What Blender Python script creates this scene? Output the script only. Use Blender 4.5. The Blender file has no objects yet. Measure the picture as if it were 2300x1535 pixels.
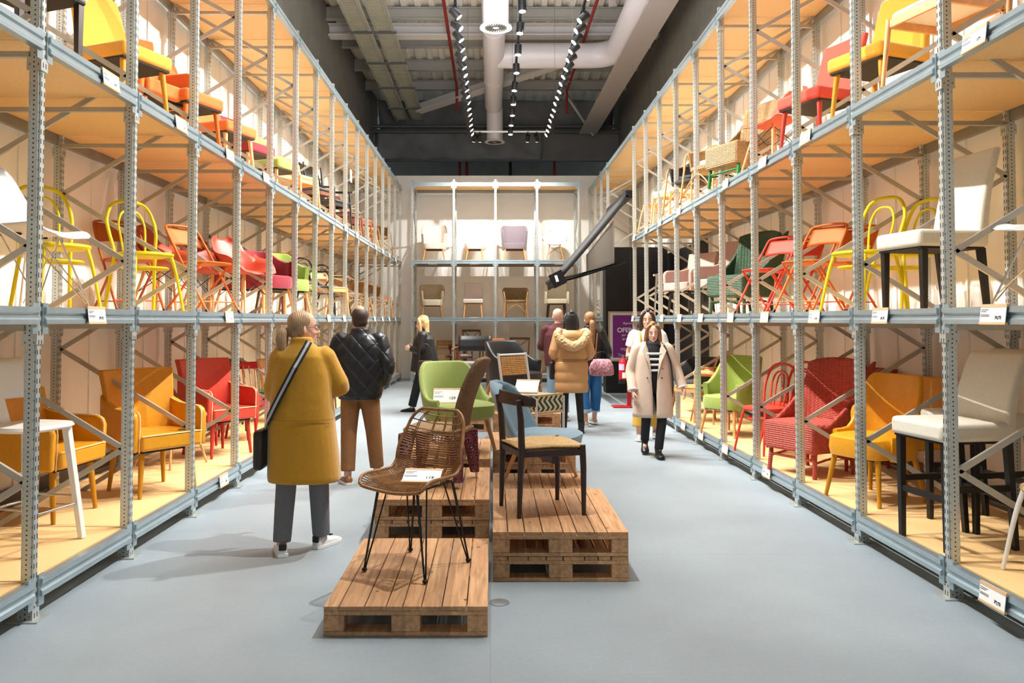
import bpy, math, random
from math import sin, cos, pi, radians as R
from mathutils import Vector, Matrix
random.seed(7)
SC = bpy.context.scene
COL = SC.collection
# ------------------------------------------------------------------ camera
F_PX = 1760.0; EYE = 1.54; CX = 1107.0; PY = 670.0; PITCH = 0.0284
cam_d = bpy.data.cameras.new('camera'); cam = bpy.data.objects.new('camera', cam_d); COL.objects.link(cam)
cam_d.sensor_fit = 'HORIZONTAL'; cam_d.sensor_width = 36.0; cam_d.lens = 36.0*F_PX/2300
cam_d.shift_x = (1150-CX)/2300; cam_d.shift_y = -(767.5-PY)/2300
cam_d.clip_start = .05; cam_d.clip_end = 200
cam.location = (0, 0, EYE); cam.rotation_euler = (pi/2+PITCH, 0, 0)
SC.camera = cam
# ------------------------------------------------------------------ world, exposure
w = bpy.data.worlds.new('world'); SC.world = w; w.use_nodes = True
w.node_tree.nodes['Background'].inputs[0].default_value = (.78, .89, 1.0, 1)
w.node_tree.nodes['Background'].inputs[1].default_value = .3
SC.view_settings.view_transform = 'Standard'; SC.view_settings.look = 'None'
SC.view_settings.gamma = 1; SC.view_settings.use_curve_mapping = False
SC.view_settings.exposure = 0.42
SPOT_W = 400.0
def area(name, loc, rot, sx, sy, power, col):
    l = bpy.data.lights.new(name, 'AREA'); l.shape = 'RECTANGLE'; l.size = sx; l.size_y = sy
    l.energy = power; l.color = col
    o = bpy.data.objects.new(name, l); COL.objects.link(o); o.location = loc; o.rotation_euler = rot
    return o
# added fill lamps: over the aisle, behind the camera, and one facing the roof
area('hall_fill', (0, 9.2, 7.5), (0, 0, 0), 2.2, 7, 230, (.86, .94, 1))
area('hall_fill', (0, -3, 6.5), (0, 0, 0), 5, 4, 5, (.86, .94, 1))
area('ceiling_fill', (0, 8.5, 5.3), (pi-.35, 0, 0), 1.6, 8, 300, (.97, .98, 1))  # added to brighten the ceiling, no fixture hangs here

# ------------------------------------------------------------------ colour + materials
def lin(h):
    c = [int(h[i:i+2], 16)/255 for i in (0, 2, 4)]
    return tuple(x/12.92 if x <= .04045 else ((x+.055)/1.055)**2.4 for x in c)
MATS = {}
def mat(name, hexc='808080', rough=.5, metal=0., noise=0., nscale=30., bump=0., bscale=120., bkind='noise', spec=.5, emit=None, estr=0., sheen=0., coat=0.):
    key = (name, hexc, bkind)
    if key in MATS: return MATS[key]
    m = bpy.data.materials.new(name); m.use_nodes = True; nt = m.node_tree; N = nt.nodes; L = nt.links
    b = N['Principled BSDF']; c = lin(hexc)
    b.inputs['Base Color'].default_value = (*c, 1); b.inputs['Roughness'].default_value = rough
    b.inputs['Metallic'].default_value = metal; b.inputs['Specular IOR Level'].default_value = spec
    b.inputs['Sheen Weight'].default_value = sheen; b.inputs['Coat Weight'].default_value = coat
    if emit:
        b.inputs['Emission Color'].default_value = (*lin(emit), 1); b.inputs['Emission Strength'].default_value = estr
    tc = N.new('ShaderNodeTexCoord')
    if noise:
        n = N.new('ShaderNodeTexNoise'); n.inputs['Scale'].default_value = nscale; n.inputs['Detail'].default_value = 5
        L.new(tc.outputs['Object'], n.inputs['Vector'])
        r = N.new('ShaderNodeValToRGB'); r.color_ramp.elements[0].position = .3; r.color_ramp.elements[1].position = .72
        r.color_ramp.elements[0].color = (*[x*(1-noise) for x in c], 1); r.color_ramp.elements[1].color = (*[min(1, x*(1+noise)) for x in c], 1)
        L.new(n.outputs['Fac'], r.inputs[0]); L.new(r.outputs[0], b.inputs['Base Color'])
    if bump:
        bp = N.new('ShaderNodeBump'); bp.inputs['Strength'].default_value = bump; bp.inputs['Distance'].default_value = .004
        if bkind == 'noise':
            t = N.new('ShaderNodeTexNoise'); t.inputs['Scale'].default_value = bscale; L.new(tc.outputs['Object'], t.inputs['Vector']); L.new(t.outputs['Fac'], bp.inputs['Height'])
        elif bkind == 'wave':
            t = N.new('ShaderNodeTexWave'); t.inputs['Scale'].default_value = bscale; t.inputs['Distortion'].default_value = 2.5; t.bands_direction = 'X'
            L.new(tc.outputs['Object'], t.inputs['Vector']); L.new(t.outputs['Fac'], bp.inputs['Height'])
        elif bkind in ('weave', 'quilt'):
            s = N.new('ShaderNodeSeparateXYZ'); L.new(tc.outputs['Object'], s.inputs[0])
            def mth(op, a, bb=None):
                q = N.new('ShaderNodeMath'); q.operation = op
                for i, x in enumerate((a, bb)):
                    if x is None: continue
                    if isinstance(x, (int, float)): q.inputs[i].default_value = x
                    else: L.new(x, q.inputs[i])
                return q.outputs[0]
            if bkind == 'weave':
                a1 = mth('ABSOLUTE', mth('SINE', mth('MULTIPLY', mth('ADD', s.outputs[2], s.outputs[1]), bscale)))
                a2 = mth('ABSOLUTE', mth('SINE', mth('MULTIPLY', mth('ADD', s.outputs[0], mth('MULTIPLY', s.outputs[1], .6)), bscale*.45)))
                h = mth('MULTIPLY', a1, mth('ADD', a2, .4)); bp.inputs['Distance'].default_value = .008
                mx = N.new('ShaderNodeMixRGB'); mx.blend_type = 'MULTIPLY'; mx.inputs[2].default_value = (.45, .4, .36, 1)
                L.new(mth('LESS_THAN', a1, .35), mx.inputs[0])
                src = b.inputs['Base Color'].links[0].from_socket if b.inputs['Base Color'].links else None
                if src: L.new(src, mx.inputs[1])
                else: mx.inputs[1].default_value = (*c, 1)
                L.new(mx.outputs[0], b.inputs['Base Color'])
            else:
                a1 = mth('ABSOLUTE', mth('SINE', mth('MULTIPLY', mth('ADD', s.outputs[2], s.outputs[0]), bscale)))
                a2 = mth('ABSOLUTE', mth('SINE', mth('MULTIPLY', mth('SUBTRACT', s.outputs[2], mth('MULTIPLY', s.outputs[0], 1.1)), bscale)))
                h = mth('POWER', mth('MINIMUM', a1, a2), .45); bp.inputs['Distance'].default_value = .014
            L.new(h, bp.inputs['Height'])
        L.new(bp.outputs[0], b.inputs['Normal'])
    MATS[key] = m
    return m
def nodes_of(m): return m.node_tree.nodes, m.node_tree.links, m.node_tree.nodes['Principled BSDF']
def steel_upright():
    m = mat('perforated_galvanised_steel', 'c3c8c4', .34, .5, .06, 9)
    N, L, b = nodes_of(m); tc = N.new('ShaderNodeTexCoord'); s = N.new('ShaderNodeSeparateXYZ'); L.new(tc.outputs['Object'], s.inputs[0])
    ns = N.new('ShaderNodeSeparateXYZ'); L.new(tc.outputs['Normal'], ns.inputs[0])
    def q(op, a, c=None, d=None):
        k = N.new('ShaderNodeMath'); k.operation = op
        for i, x in enumerate((a, c, d)):
            if x is None: continue
            if isinstance(x, (int, float)): k.inputs[i].default_value = x
            else: L.new(x, k.inputs[i])
        return k.outputs[0]
    def near(v, c0, r): return q('LESS_THAN', q('ABSOLUTE', q('SUBTRACT', v, c0)), r)
    zf = q('FRACT', q('MULTIPLY', s.outputs[2], 20.)); zf2 = q('FRACT', q('MULTIPLY', s.outputs[2], 40.))
    aisle = q('GREATER_THAN', q('ABSOLUTE', ns.outputs[1]), .7); side = q('SUBTRACT', 1., aisle)
    slots = q('MULTIPLY', near(q('ABSOLUTE', s.outputs[0]), .012, .004), near(zf, .5, .27))
    dots = q('MULTIPLY', near(s.outputs[1], .0, .004), near(zf2, .5, .16))
    dots2 = q('MULTIPLY', near(q('ABSOLUTE', s.outputs[1]), .023, .0025), near(zf, .5, .1))
    hole = q('ADD', q('MULTIPLY', aisle, slots), q('MULTIPLY', side, q('ADD', dots, dots2)))
    mx = N.new('ShaderNodeMixRGB'); mx.inputs[2].default_value = (.03, .035, .04, 1)
    L.new(b.inputs['Base Color'].links[0].from_socket, mx.inputs[1]); L.new(hole, mx.inputs[0]); L.new(mx.outputs[0], b.inputs['Base Color'])
    return m
UPR = steel_upright()
STEEL = mat('galvanised_steel', 'a9b9c0', .3, .6, .07, 12)
BRACE = mat('galvanised_brace', 'bab7ad', .42, .4, .05, 12)
SREAR = mat('rear_beam_steel', '8f9290', .45, .4)
BOARD = mat('chipboard', 'efc68a', .62, 0, .05, 60, .15, 200)
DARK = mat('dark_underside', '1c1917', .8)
CREAM = mat('cream_panel', 'f3f1ec', .75, 0, .02, 4)
GREYW = mat('dark_grey_render', '73716a', .85, 0, .12, 3)
BLACK = mat('black_panel', '0c0c0d', .6)
CHROME = mat('chrome', 'd0d2d4', .15, 1)
WHITE = mat('white_paint', 'f0efec', .4)
CARD = mat('white_card', 'f4f5f2', .5)
STRIP = mat('pale_wood_strip', 'd9b48a', .55)
INK = mat('dark_ink', '3a3a3c', .6)
BEECH = mat('beech_wood', 'd79f66', .45, 0, .12, 14)
OAK = mat('oak_wood', 'b98a56', .5, 0, .18, 14)
WALNUT = mat('walnut_wood', '6a3d26', .42, 0, .2, 16)
DKWOOD = mat('dark_stained_wood', '33211a', .38, 0, .2, 16)
EBON = mat('black_wood', '17130f', .45)
BLKMET = mat('black_metal', '141416', .4, .3)
RATTAN = mat('rattan_cane', 'b58550', .55, 0, .22, 40)
WICK = mat('natural_wicker', 'b08a5c', .6, 0, .2, 40, .8, 190, 'weave')
def floor_mat():
    m = mat('polished_concrete', 'b3bbbf', .5, 0, 0)
    N, L, b = nodes_of(m); tc = N.new('ShaderNodeTexCoord')
    n1 = N.new('ShaderNodeTexNoise'); n1.inputs['Scale'].default_value = .8; n1.inputs['Detail'].default_value = 8; n1.inputs['Roughness'].default_value = .65
    n2 = N.new('ShaderNodeTexNoise'); n2.inputs['Scale'].default_value = 45; n2.inputs['Detail'].default_value = 4
    L.new(tc.outputs['Object'], n1.inputs[0]); L.new(tc.outputs['Object'], n2.inputs[0])
    ad = N.new('ShaderNodeMath'); ad.operation = 'MULTIPLY_ADD'; ad.inputs[1].default_value = .3; L.new(n2.outputs[0], ad.inputs[0]); L.new(n1.outputs[0], ad.inputs[2])
    r = N.new('ShaderNodeValToRGB'); r.color_ramp.elements[0].position = .42; r.color_ramp.elements[1].position = .88
    r.color_ramp.elements[0].color = (*lin('8b969d'), 1); r.color_ramp.elements[1].color = (*lin('9fabb2'), 1)
    L.new(ad.outputs[0], r.inputs[0])
    s = N.new('ShaderNodeSeparateXYZ'); L.new(tc.outputs['Object'], s.inputs[0])
    def joint(sock, at):
        a = N.new('ShaderNodeMath'); a.operation = 'SUBTRACT'; a.inputs[1].default_value = at; L.new(sock, a.inputs[0])
        c = N.new('ShaderNodeMath'); c.operation = 'ABSOLUTE'; L.new(a.outputs[0], c.inputs[0])
        d = N.new('ShaderNodeMath'); d.operation = 'LESS_THAN'; d.inputs[1].default_value = .0022; L.new(c.outputs[0], d.inputs[0]); return d.outputs[0]
    j = N.new('ShaderNodeMath'); j.operation = 'MAXIMUM'; L.new(joint(s.outputs[0], -.012), j.inputs[0]); L.new(joint(s.outputs[1], 5.21), j.inputs[1])
    mx = N.new('ShaderNodeMixRGB'); mx.inputs[2].default_value = (.26, .28, .29, 1); L.new(j.outputs[0], mx.inputs[0]); L.new(r.outputs[0], mx.inputs[1])
    L.new(mx.outputs[0], b.inputs['Base Color'])
    mr = N.new('ShaderNodeMapRange'); mr.inputs['To Min'].default_value = .36; mr.inputs['To Max'].default_value = .6; L.new(n1.outputs[0], mr.inputs[0]); L.new(mr.outputs[0], b.inputs['Roughness'])
    return m
def pallet_mat():
    m = mat('rough_pine', 'c08a58', .7, 0, 0)
    N, L, b = nodes_of(m); tc = N.new('ShaderNodeTexCoord'); mp = N.new('ShaderNodeMapping'); mp.inputs['Scale'].default_value = (14, 1.1, 14)
    L.new(tc.outputs['Object'], mp.inputs[0]); n = N.new('ShaderNodeTexNoise'); n.inputs['Scale'].default_value = 3; n.inputs['Detail'].default_value = 7; n.inputs['Distortion'].default_value = .8
    L.new(mp.outputs[0], n.inputs[0]); r = N.new('ShaderNodeValToRGB')
    e = r.color_ramp.elements; e[0].position = .3; e[0].color = (*lin('a67e58'), 1); e[1].position = .68; e[1].color = (*lin('cfa478'), 1)
    k = e.new(.5); k.color = (*lin('c49468'), 1)
    L.new(n.outputs[0], r.inputs[0])
    s = N.new('ShaderNodeSeparateXYZ'); L.new(tc.outputs['Object'], s.inputs[0])
    fl = N.new('ShaderNodeMath'); fl.operation = 'MULTIPLY'; fl.inputs[1].default_value = 9.2; L.new(s.outputs[0], fl.inputs[0])
    f2 = N.new('ShaderNodeMath'); f2.operation = 'FLOOR'; L.new(fl.outputs[0], f2.inputs[0])
    wn = N.new('ShaderNodeTexWhiteNoise'); wn.noise_dimensions = '1D'; L.new(f2.outputs[0], wn.inputs['W'])
    mr = N.new('ShaderNodeMapRange'); mr.inputs['To Min'].default_value = .78; mr.inputs['To Max'].default_value = 1.2; L.new(wn.outputs[0], mr.inputs[0])
    mm = N.new('ShaderNodeVectorMath'); mm.operation = 'SCALE'; L.new(r.outputs[0], mm.inputs[0]); L.new(mr.outputs[0], mm.inputs['Scale']); 
    vor = N.new('ShaderNodeTexVoronoi'); vor.inputs['Scale'].default_value = 7; L.new(tc.outputs['Object'], vor.inputs[0])
    lt = N.new('ShaderNodeMath'); lt.operation = 'LESS_THAN'; lt.inputs[1].default_value = .07; L.new(vor.outputs['Distance'], lt.inputs[0])
    mx = N.new('ShaderNodeMixRGB'); mx.inputs[2].default_value = (*lin('5a3822'), 1); L.new(lt.outputs[0], mx.inputs[0]); L.new(mm.outputs[0], mx.inputs[1]); L.new(mx.outputs[0], b.inputs['Base Color'])
    return m
PINE = pallet_mat()
def dim(h, f=.8): return ''.join('%02x' % round(int(h[i:i+2], 16)*f**.45) for i in (0, 2, 4))
def fab(h, name='fabric'): return mat(name, dim(h, .9), .85, 0, .04, 60, .12, 400, sheen=.25)
def lea(h): return mat('leather', h, .42, 0, .05, 30, .15, 260)
def pla(h): return mat('plastic', dim(h, .75), .45)
def pnt(h): return mat('painted_metal', dim(h, .72), .55, spec=.3)
def wkr(h): return mat('wicker', h, .6, 0, .12, 40, .8, 170, 'weave')

# ------------------------------------------------------------------ mesh builder
class MB:
    def __init__(s): s.v = []; s.f = []; s.M = Matrix()
    def add(s, vs, fs):
        o = len(s.v); s.v += [tuple(s.M @ Vector(p)) for p in vs]; s.f += [tuple(i+o for i in q) for q in fs]; return s
    def box(s, c, d, rz=0, rx=0, ry=0, tp=1.):
        M = Matrix.Rotation(rz, 3, 'Z') @ Matrix.Rotation(ry, 3, 'Y') @ Matrix.Rotation(rx, 3, 'X'); c = Vector(c)
        vs = [c+M @ Vector((x*d[0]/2*(tp if z < 0 else 1), y*d[1]/2*(tp if z < 0 else 1), z*d[2]/2)) for z in (-1, 1) for y in (-1, 1) for x in (-1, 1)]
        return s.add(vs, [(0, 2, 3, 1), (4, 5, 7, 6), (0, 1, 5, 4), (2, 6, 7, 3), (0, 4, 6, 2), (1, 3, 7, 5)])
    def bar(s, a, b, w, h, w2=None, h2=None, up=(0, 0, 1)):
        a = Vector(a); b = Vector(b); d = (b-a).normalized(); u = Vector(up)
        if abs(d.dot(u)) > .98: u = Vector((0, 1, 0))
        x = d.cross(u).normalized(); y = x.cross(d); w2 = w2 or w; h2 = h2 or h
        vs = [a+x*i*w/2+y*j*h/2 for j in (-1, 1) for i in (-1, 1)]+[b+x*i*w2/2+y*j*h2/2 for j in (-1, 1) for i in (-1, 1)]
        return s.add(vs, [(0, 1, 3, 2), (4, 6, 7, 5), (0, 4, 5, 1), (2, 3, 7, 6), (0, 2, 6, 4), (1, 5, 7, 3)])
    def tube(s, pts, r, n=8, closed=False, sub=0):
        P = [Vector(p) for p in pts]
        rr = list(r) if isinstance(r, (list, tuple)) else [r]*len(P)
        if sub:
            Q = []; q2 = []; m = len(P); rng = m if closed else m-1
            for i in range(rng):
                p0 = P[(i-1) % m] if (closed or i > 0) else P[i]*2-P[i+1]; p1 = P[i]; p2 = P[(i+1) % m]; p3 = P[(i+2) % m] if (closed or i+2 < m) else p2*2-p1
                for k in range(sub):
                    t = k/sub
                    Q.append(.5*((2*p1)+(p2-p0)*t+(2*p0-5*p1+4*p2-p3)*t*t+(3*p1-p0-3*p2+p3)*t**3)); q2.append(rr[i]*(1-t)+rr[(i+1) % m]*t)
            if not closed: Q.append(P[-1]); q2.append(rr[-1])
            P = Q; rr = q2
        m = len(P); rings = []; up = None
        for i in range(m):
            if closed: d = P[(i+1) % m]-P[i-1]
            else: d = P[min(i+1, m-1)]-P[max(i-1, 0)]
            if d.length < 1e-9: d = Vector((0, 0, 1))
            d.normalize()
            if up is None:
                up = Vector((0, 0, 1)) if abs(d.z) < .9 else Vector((1, 0, 0))
            x = d.cross(up)
            if x.length < 1e-6: x = d.orthogonal()
            x.normalize(); up = x.cross(d)
            rings.append([P[i]+(x*cos(2*pi*k/n)+up*sin(2*pi*k/n))*rr[i] for k in range(n)])
        return s.loft(rings, closed)
    def loft(s, rings, closed=False, cap=True):
        n = len(rings[0]); m = len(rings); vs = [p for r in rings for p in r]; fs = []
        for i in range(m if closed else m-1):
            a = i*n; b = ((i+1) % m)*n
            for k in range(n): fs.append((a+k, a+(k+1) % n, b+(k+1) % n, b+k))
        if cap and not closed: fs.append(tuple(range(n))[::-1]); fs.append(tuple((m-1)*n+k for k in range(n)))
        return s.add(vs, fs)
    def rings(s, L, n=20, pw=2.):
        # L: (z, rx, ry, cx, cy)
        out = []
        for q in L:
            z, rx, ry = q[:3]; cx = q[3] if len(q) > 3 else 0; cy = q[4] if len(q) > 4 else 0
            ring = []
            for k in range(n):
                a = 2*pi*k/n; ca, sa = cos(a), sin(a)
                ring.append((cx+rx*math.copysign(abs(ca)**(2/pw), ca), cy+ry*math.copysign(abs(sa)**(2/pw), sa), z))
            out.append(ring)
        return s.loft(out)
    def ell(s, c, r, nu=14, nv=9, rot=None):
        M = rot or Matrix.Identity(3); c = Vector(c); rings = []
        for j in range(nv+1):
            t = -pi/2+pi*j/nv; t = max(-pi/2+.02, min(pi/2-.02, t))
            rings.append([c+M @ Vector((r[0]*cos(t)*cos(2*pi*k/nu), r[1]*cos(t)*sin(2*pi*k/nu), r[2]*sin(t))) for k in range(nu)])
        return s.loft(rings)
    def grid(s, P, nu, nv):
        vs = [P(-1+2*i/nu, j/nv) for j in range(nv+1) for i in range(nu+1)]
        return s.add(vs, [(j*(nu+1)+i, j*(nu+1)+i+1, (j+1)*(nu+1)+i+1, (j+1)*(nu+1)+i) for j in range(nv) for i in range(nu)])
    def prism(s, poly, axis, a, b):
        # poly in the two other axes, extruded along axis 'x','y','z'
        def pt(p, t): return {'x': (t, p[0], p[1]), 'y': (p[0], t, p[1]), 'z': (p[0], p[1], t)}[axis]
        return s.loft([[pt(p, a) for p in poly], [pt(p, b) for p in poly]])
    def band(s, w, d, z0, zb, za, th, lean=.06, amax=125, pw=2.6, fall=.45, n=36, y0=0):
        # tub wall round the back (+Y) and the sides, open at the front (-Y)
        rings = []
        for i in range(n+1):
            t = -1+2*i/n; a = R(amax)*t; sa, ca = sin(a), cos(a)
            dx = math.copysign(abs(sa)**(2/pw), sa); dy = math.copysign(abs(ca)**(2/pw), ca)
            q = min(1, max(0, (1-abs(t)-.18)/fall)); q = q*q*(3-2*q); zt = za+(zb-za)*q
            nrm = Vector((dx, dy, 0)); nrm.normalize()
            def pp(off, z):
                l = lean*(z-z0)/(zb-z0)
                return Vector((dx*w/2, y0+dy*d/2, z))+nrm*(l-off)
            hh = zt-z0
            rings.append([pp(0, z0), pp(0, z0+hh*.5), pp(0, zt-th*.35), pp(th*.25, zt), pp(th*.75, zt), pp(th, zt-th*.35), pp(th, z0+hh*.5), pp(th, z0)])
        return s.loft(rings)
    def build(s, name, m, parent=None, smooth=True, bevel=0, seg=2, solid=0, remesh=0, sub=0, wire=0, smo=0, ang=50):
        me = bpy.data.meshes.new(name); me.from_pydata(s.v, [], s.f); me.update()
        if smooth:
            me.polygons.foreach_set('use_smooth', [True]*len(me.polygons))
            if not remesh: me.set_sharp_from_angle(angle=R(ang))
        me.materials.append(m)
        o = bpy.data.objects.new(name, me); COL.objects.link(o)
        if parent: o.parent = parent
        if solid:
            k = o.modifiers.new('s', 'SOLIDIFY'); k.thickness = solid; k.offset = 0
        if bevel:
            k = o.modifiers.new('b', 'BEVEL'); k.width = bevel; k.segments = seg; k.limit_method = 'ANGLE'; k.harden_normals = False
        if wire:
            k = o.modifiers.new('w', 'WIREFRAME'); k.thickness = wire; k.use_even_offset = False
        if remesh:
            k = o.modifiers.new('r', 'REMESH'); k.mode = 'VOXEL'; k.voxel_size = remesh; k.use_smooth_shade = True
        if smo:
            k = o.modifiers.new('m', 'SMOOTH'); k.factor = .6; k.iterations = smo
        if sub:
            k = o.modifiers.new('u', 'SUBSURF'); k.levels = sub; k.render_levels = sub
        return o
def thing(name, label, cat, loc=(0, 0, 0), rz=0, group=None):
    o = bpy.data.objects.new(name, None); COL.objects.link(o); o.empty_display_size = .1
    o.location = loc; o.rotation_euler = (0, 0, rz); return tagit(o, label, cat, group)
def tagit(o, label, cat, group=None):
    o['label'] = label; o['category'] = cat
    if group: o['group'] = group
    return o
def struct(o): o['kind'] = 'structure'; return o
def dup(o, loc, rz=None, label=None):
    c = o.copy(); COL.objects.link(c); c.location = loc
    if rz is not None: c.rotation_euler = (0, 0, rz)
    if label: c['label'] = label
    for ch in o.children:
        d = ch.copy(); COL.objects.link(d); d.parent = c
        for g in ch.children:
            e = g.copy(); COL.objects.link(e); e.parent = d
    return c
ORD = ['first', 'second', 'third', 'fourth', 'fifth', 'sixth', 'seventh', 'eighth', 'ninth', 'tenth', 'eleventh', 'twelfth', 'thirteenth', 'fourteenth', 'fifteenth', 'sixteenth', 'seventeenth']
def face(fx, fy): return math.atan2(fy, fx)+pi/2
def text_mesh(txt, size, name, m, parent, loc, rot, bold=0., align='CENTER'):
    cu = bpy.data.curves.new(name, 'FONT'); cu.body = txt; cu.size = size; cu.align_x = align; cu.align_y = 'CENTER'; cu.extrude = .0006; cu.offset = bold
    t = bpy.data.objects.new('t', cu); COL.objects.link(t)
    dg = bpy.context.evaluated_depsgraph_get(); me = bpy.data.meshes.new_from_object(t.evaluated_get(dg))
    bpy.data.objects.remove(t); me.materials.clear(); me.materials.append(m)
    o = bpy.data.objects.new(name, me); COL.objects.link(o); o.parent = parent; o.location = loc; o.rotation_euler = rot
    return o

# ------------------------------------------------------------------ the hall: floor, walls, roof
XL, XR, DEP = 2.35, 2.52, 1.07
WL, WR = -3.56, 3.72
fl = MB().box((0, 10, -.05), (16, 40, .1)).build('floor', floor_mat(), smooth=False); struct(fl)
def ribbed(x, y0, y1, z0, z1, sgn):
    mb = MB(); mb.box((x+sgn*.05, (y0+y1)/2, (z0+z1)/2), (.1, y1-y0, z1-z0))
    return mb
o = ribbed(WL, -3, 24, 0, 5.15, -1)
y = -2.7
while y < 20.2:
    o.box((WL+.006, y, 2.57), (.012, .05, 5.1)); y += 1.07/2
struct(o.build('wall_left', CREAM, smooth=False))
struct(MB().box((WL-.06, 10.5, 6.75), (.12, 27, 3.2)).build('wall_left', GREYW, smooth=False))
o = ribbed(WR, -3, 24, 0, 5.15, 1)
y = -2.5
while y < 20.2:
    o.box((WR-.006, y, 2.57), (.012, .05, 5.1)); y += 1.08/2
struct(o.build('wall_right', CREAM, smooth=False))
struct(MB().box((WR+.06, 10.5, 6.75), (.12, 27, 3.2)).build('wall_right', GREYW, smooth=False))
struct(MB().box(((WL+WR)/2, 20.86, 2.7), (WR-WL, .12, 5.4)).build('wall_back', CREAM, smooth=False))
struct(MB().box(((WL+WR)/2, 30, 4), (12, .12, 9)).build('wall_far', GREYW, smooth=False))
SKIRT = mat('grey_skirting', '6f6a64', .7)
for x, n in ((WL+.022, 'baseboard_left'), (WR-.022, 'baseboard_right')):
    struct(MB().box((x, 8.6, .26), (.02, 24.4, .1)).build(n, SKIRT, smooth=False))
# corrugated roof deck
RDECK = mat('galvanised_roof_deck', 'e8e4d8', .6, 0, .08, 5)
GIRT = mat('grey_steel_beam', 'aaa9a4', .6, .05)
LGIRT = mat('light_grey_steel_beam', 'cfcccb', .55, .05)
mb = MB(); poly = []
x = WL-.5; k = 0
while x < WR+.6:
    poly += [(x, 8.25), (x+.11, 8.25), (x+.15, 8.32), (x+.26, 8.32)]; x += .3
top = [(p[0], p[1]) for p in poly]
vs = [(p[0], -4, p[1]) for p in top]+[(p[0], 31, p[1]) for p in top]; n = len(top)
mb.add(vs, [(i, i+1, n+i+1, n+i) for i in range(n-1)]); mb.box((0, 13.5, 8.38), (9, 35, .04))
struct(mb.build('ceiling', RDECK, smooth=False))
ti = 1
def trim(mb, m):
    global ti
    o = struct(mb.build('trim_%d' % ti, m, smooth=False)); ti += 1; return o
for yy in (3, 4.7, 6.4, 8.1, 9.8, 11.5, 13.2, 14.9, 16.6, 18.3, 20.0, 21.7, 24.5, 27):
    mb = MB(); mb.box((.1, yy, 8.22), (7.6, .14, .02)); mb.box((.1, yy, 8.1), (7.6, .02, .24)); mb.box((.1, yy, 7.98), (7.6, .14, .02)); trim(mb, GIRT)
# big light rafter, diagonal brace, side girder
mb = MB(); mb.box((0, 16.9, 7.72), (7.2, .3, .03)); mb.box((0, 16.9, 7.84), (7.2, .04, .24)); mb.box((0, 16.9, 7.95), (7.2, .3, .03)); trim(mb, LGIRT)
mb = MB(); mb.bar((-2.05, 21.5, 7.3), (2.3, 18.2, 7.75), .28, .04); mb.bar((-2.05, 21.5, 7.42), (2.3, 18.2, 7.87), .04, .22); trim(mb, LGIRT)
mb = MB(); mb.bar((2.75, 22.5, 6.95), (2.95, 8, 6.95), .5, .04); mb.bar((2.95, 22.5, 7.15), (3.2, 8, 7.15), .06, .4); trim(mb, mat('warm_grey_girder', 'b0a8a3', .6))
mb = MB(); mb.bar((2.4, 15.5, 7.9), (1.9, 13, 7.9), .16, .16); mb.bar((1.8, 20.5, 7.7), (2.9, 22.5, 6.9), .06, .06); trim(mb, LGIRT)
# dark cloth covered bulkhead beyond the back wall
CLOTH = mat('grey_protective_cloth', '75777a', .7, 0, .35, 1.3, .5, 6)
struct(MB().box((.08, 23.2, 6.75), (7.4, .16, .95)).build('wall_bulkhead', mat('grey_bulkhead', '737373', .8, 0, .1, 2), smooth=False))
mb = MB()
def clothf(u, v): return (-1.0+u*2.45, 23.0+.03*sin(u*9)+.04*sin(v*5+u*14), 6.3+v*.82)
mb.grid(clothf, 40, 10); o = mb.build('bulkhead_sheet', CLOTH, solid=.01); tagit(o, 'crumpled dark grey sheet hung over the bulkhead above the back wall', 'cloth sheet')
mb = MB()
mb.grid(lambda u, v: (.1+u*3.5, 23.5-.5*v+.06*sin(u*11+v*4), 7.2+v*.85), 44, 8)
o = mb.build('roof_sheet', CLOTH, solid=.01); tagit(o, 'dark grey membrane closing the roof space above the bulkhead', 'cloth sheet')
# pipes
REDP = pnt('9c2a26')
def pipe(pts, r, m, label, cat='pipe', name='sprinkler_pipe', group=None):
    o = MB().tube(pts, r, 10).build(name, m); return tagit(o, label, cat, group)
pipe([(-.95, 6, 7.7), (-.95, 20.5, 7.7), (-.95, 20.55, 7.1)], .035, REDP, 'red sprinkler pipe running left of the central duct')
pipe([(2.05, 6, 7.7), (1.95, 20.5, 7.6), (1.95, 20.55, 7.0)], .035, REDP, 'red sprinkler pipe running by the right spotlight row')
for i, xx in enumerate((-1.05, -.82, 1.95)):
    pipe([(xx, 24.6, 8.2), (xx, 24.6, 4.5)], .05, REDP, ('leftmost thin red drop pipe above the back wall', 'second red drop pipe from the left above the back wall', 'red drop pipe at the right above the back wall')[i], name='drop_pipe')
pipe([(.55, 24.4, 8.2), (.55, 24.4, 4.5)], .06, BLKMET, 'black drop pipe above the middle of the back wall', name='drop_pipe')
GREYP = mat('grey_conduit', '5d5f5f', .5, .2)
pipe([(-3.56, 22.9, 7.25), (3.72, 22.9, 7.25)], .05, GREYP, 'upper grey conduit along the top of the bulkhead', name='conduit')
pipe([(-3.56, 22.85, 7.08), (3.72, 22.85, 7.08)], .045, GREYP, 'lower grey conduit along the top of the bulkhead', name='conduit')
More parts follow.
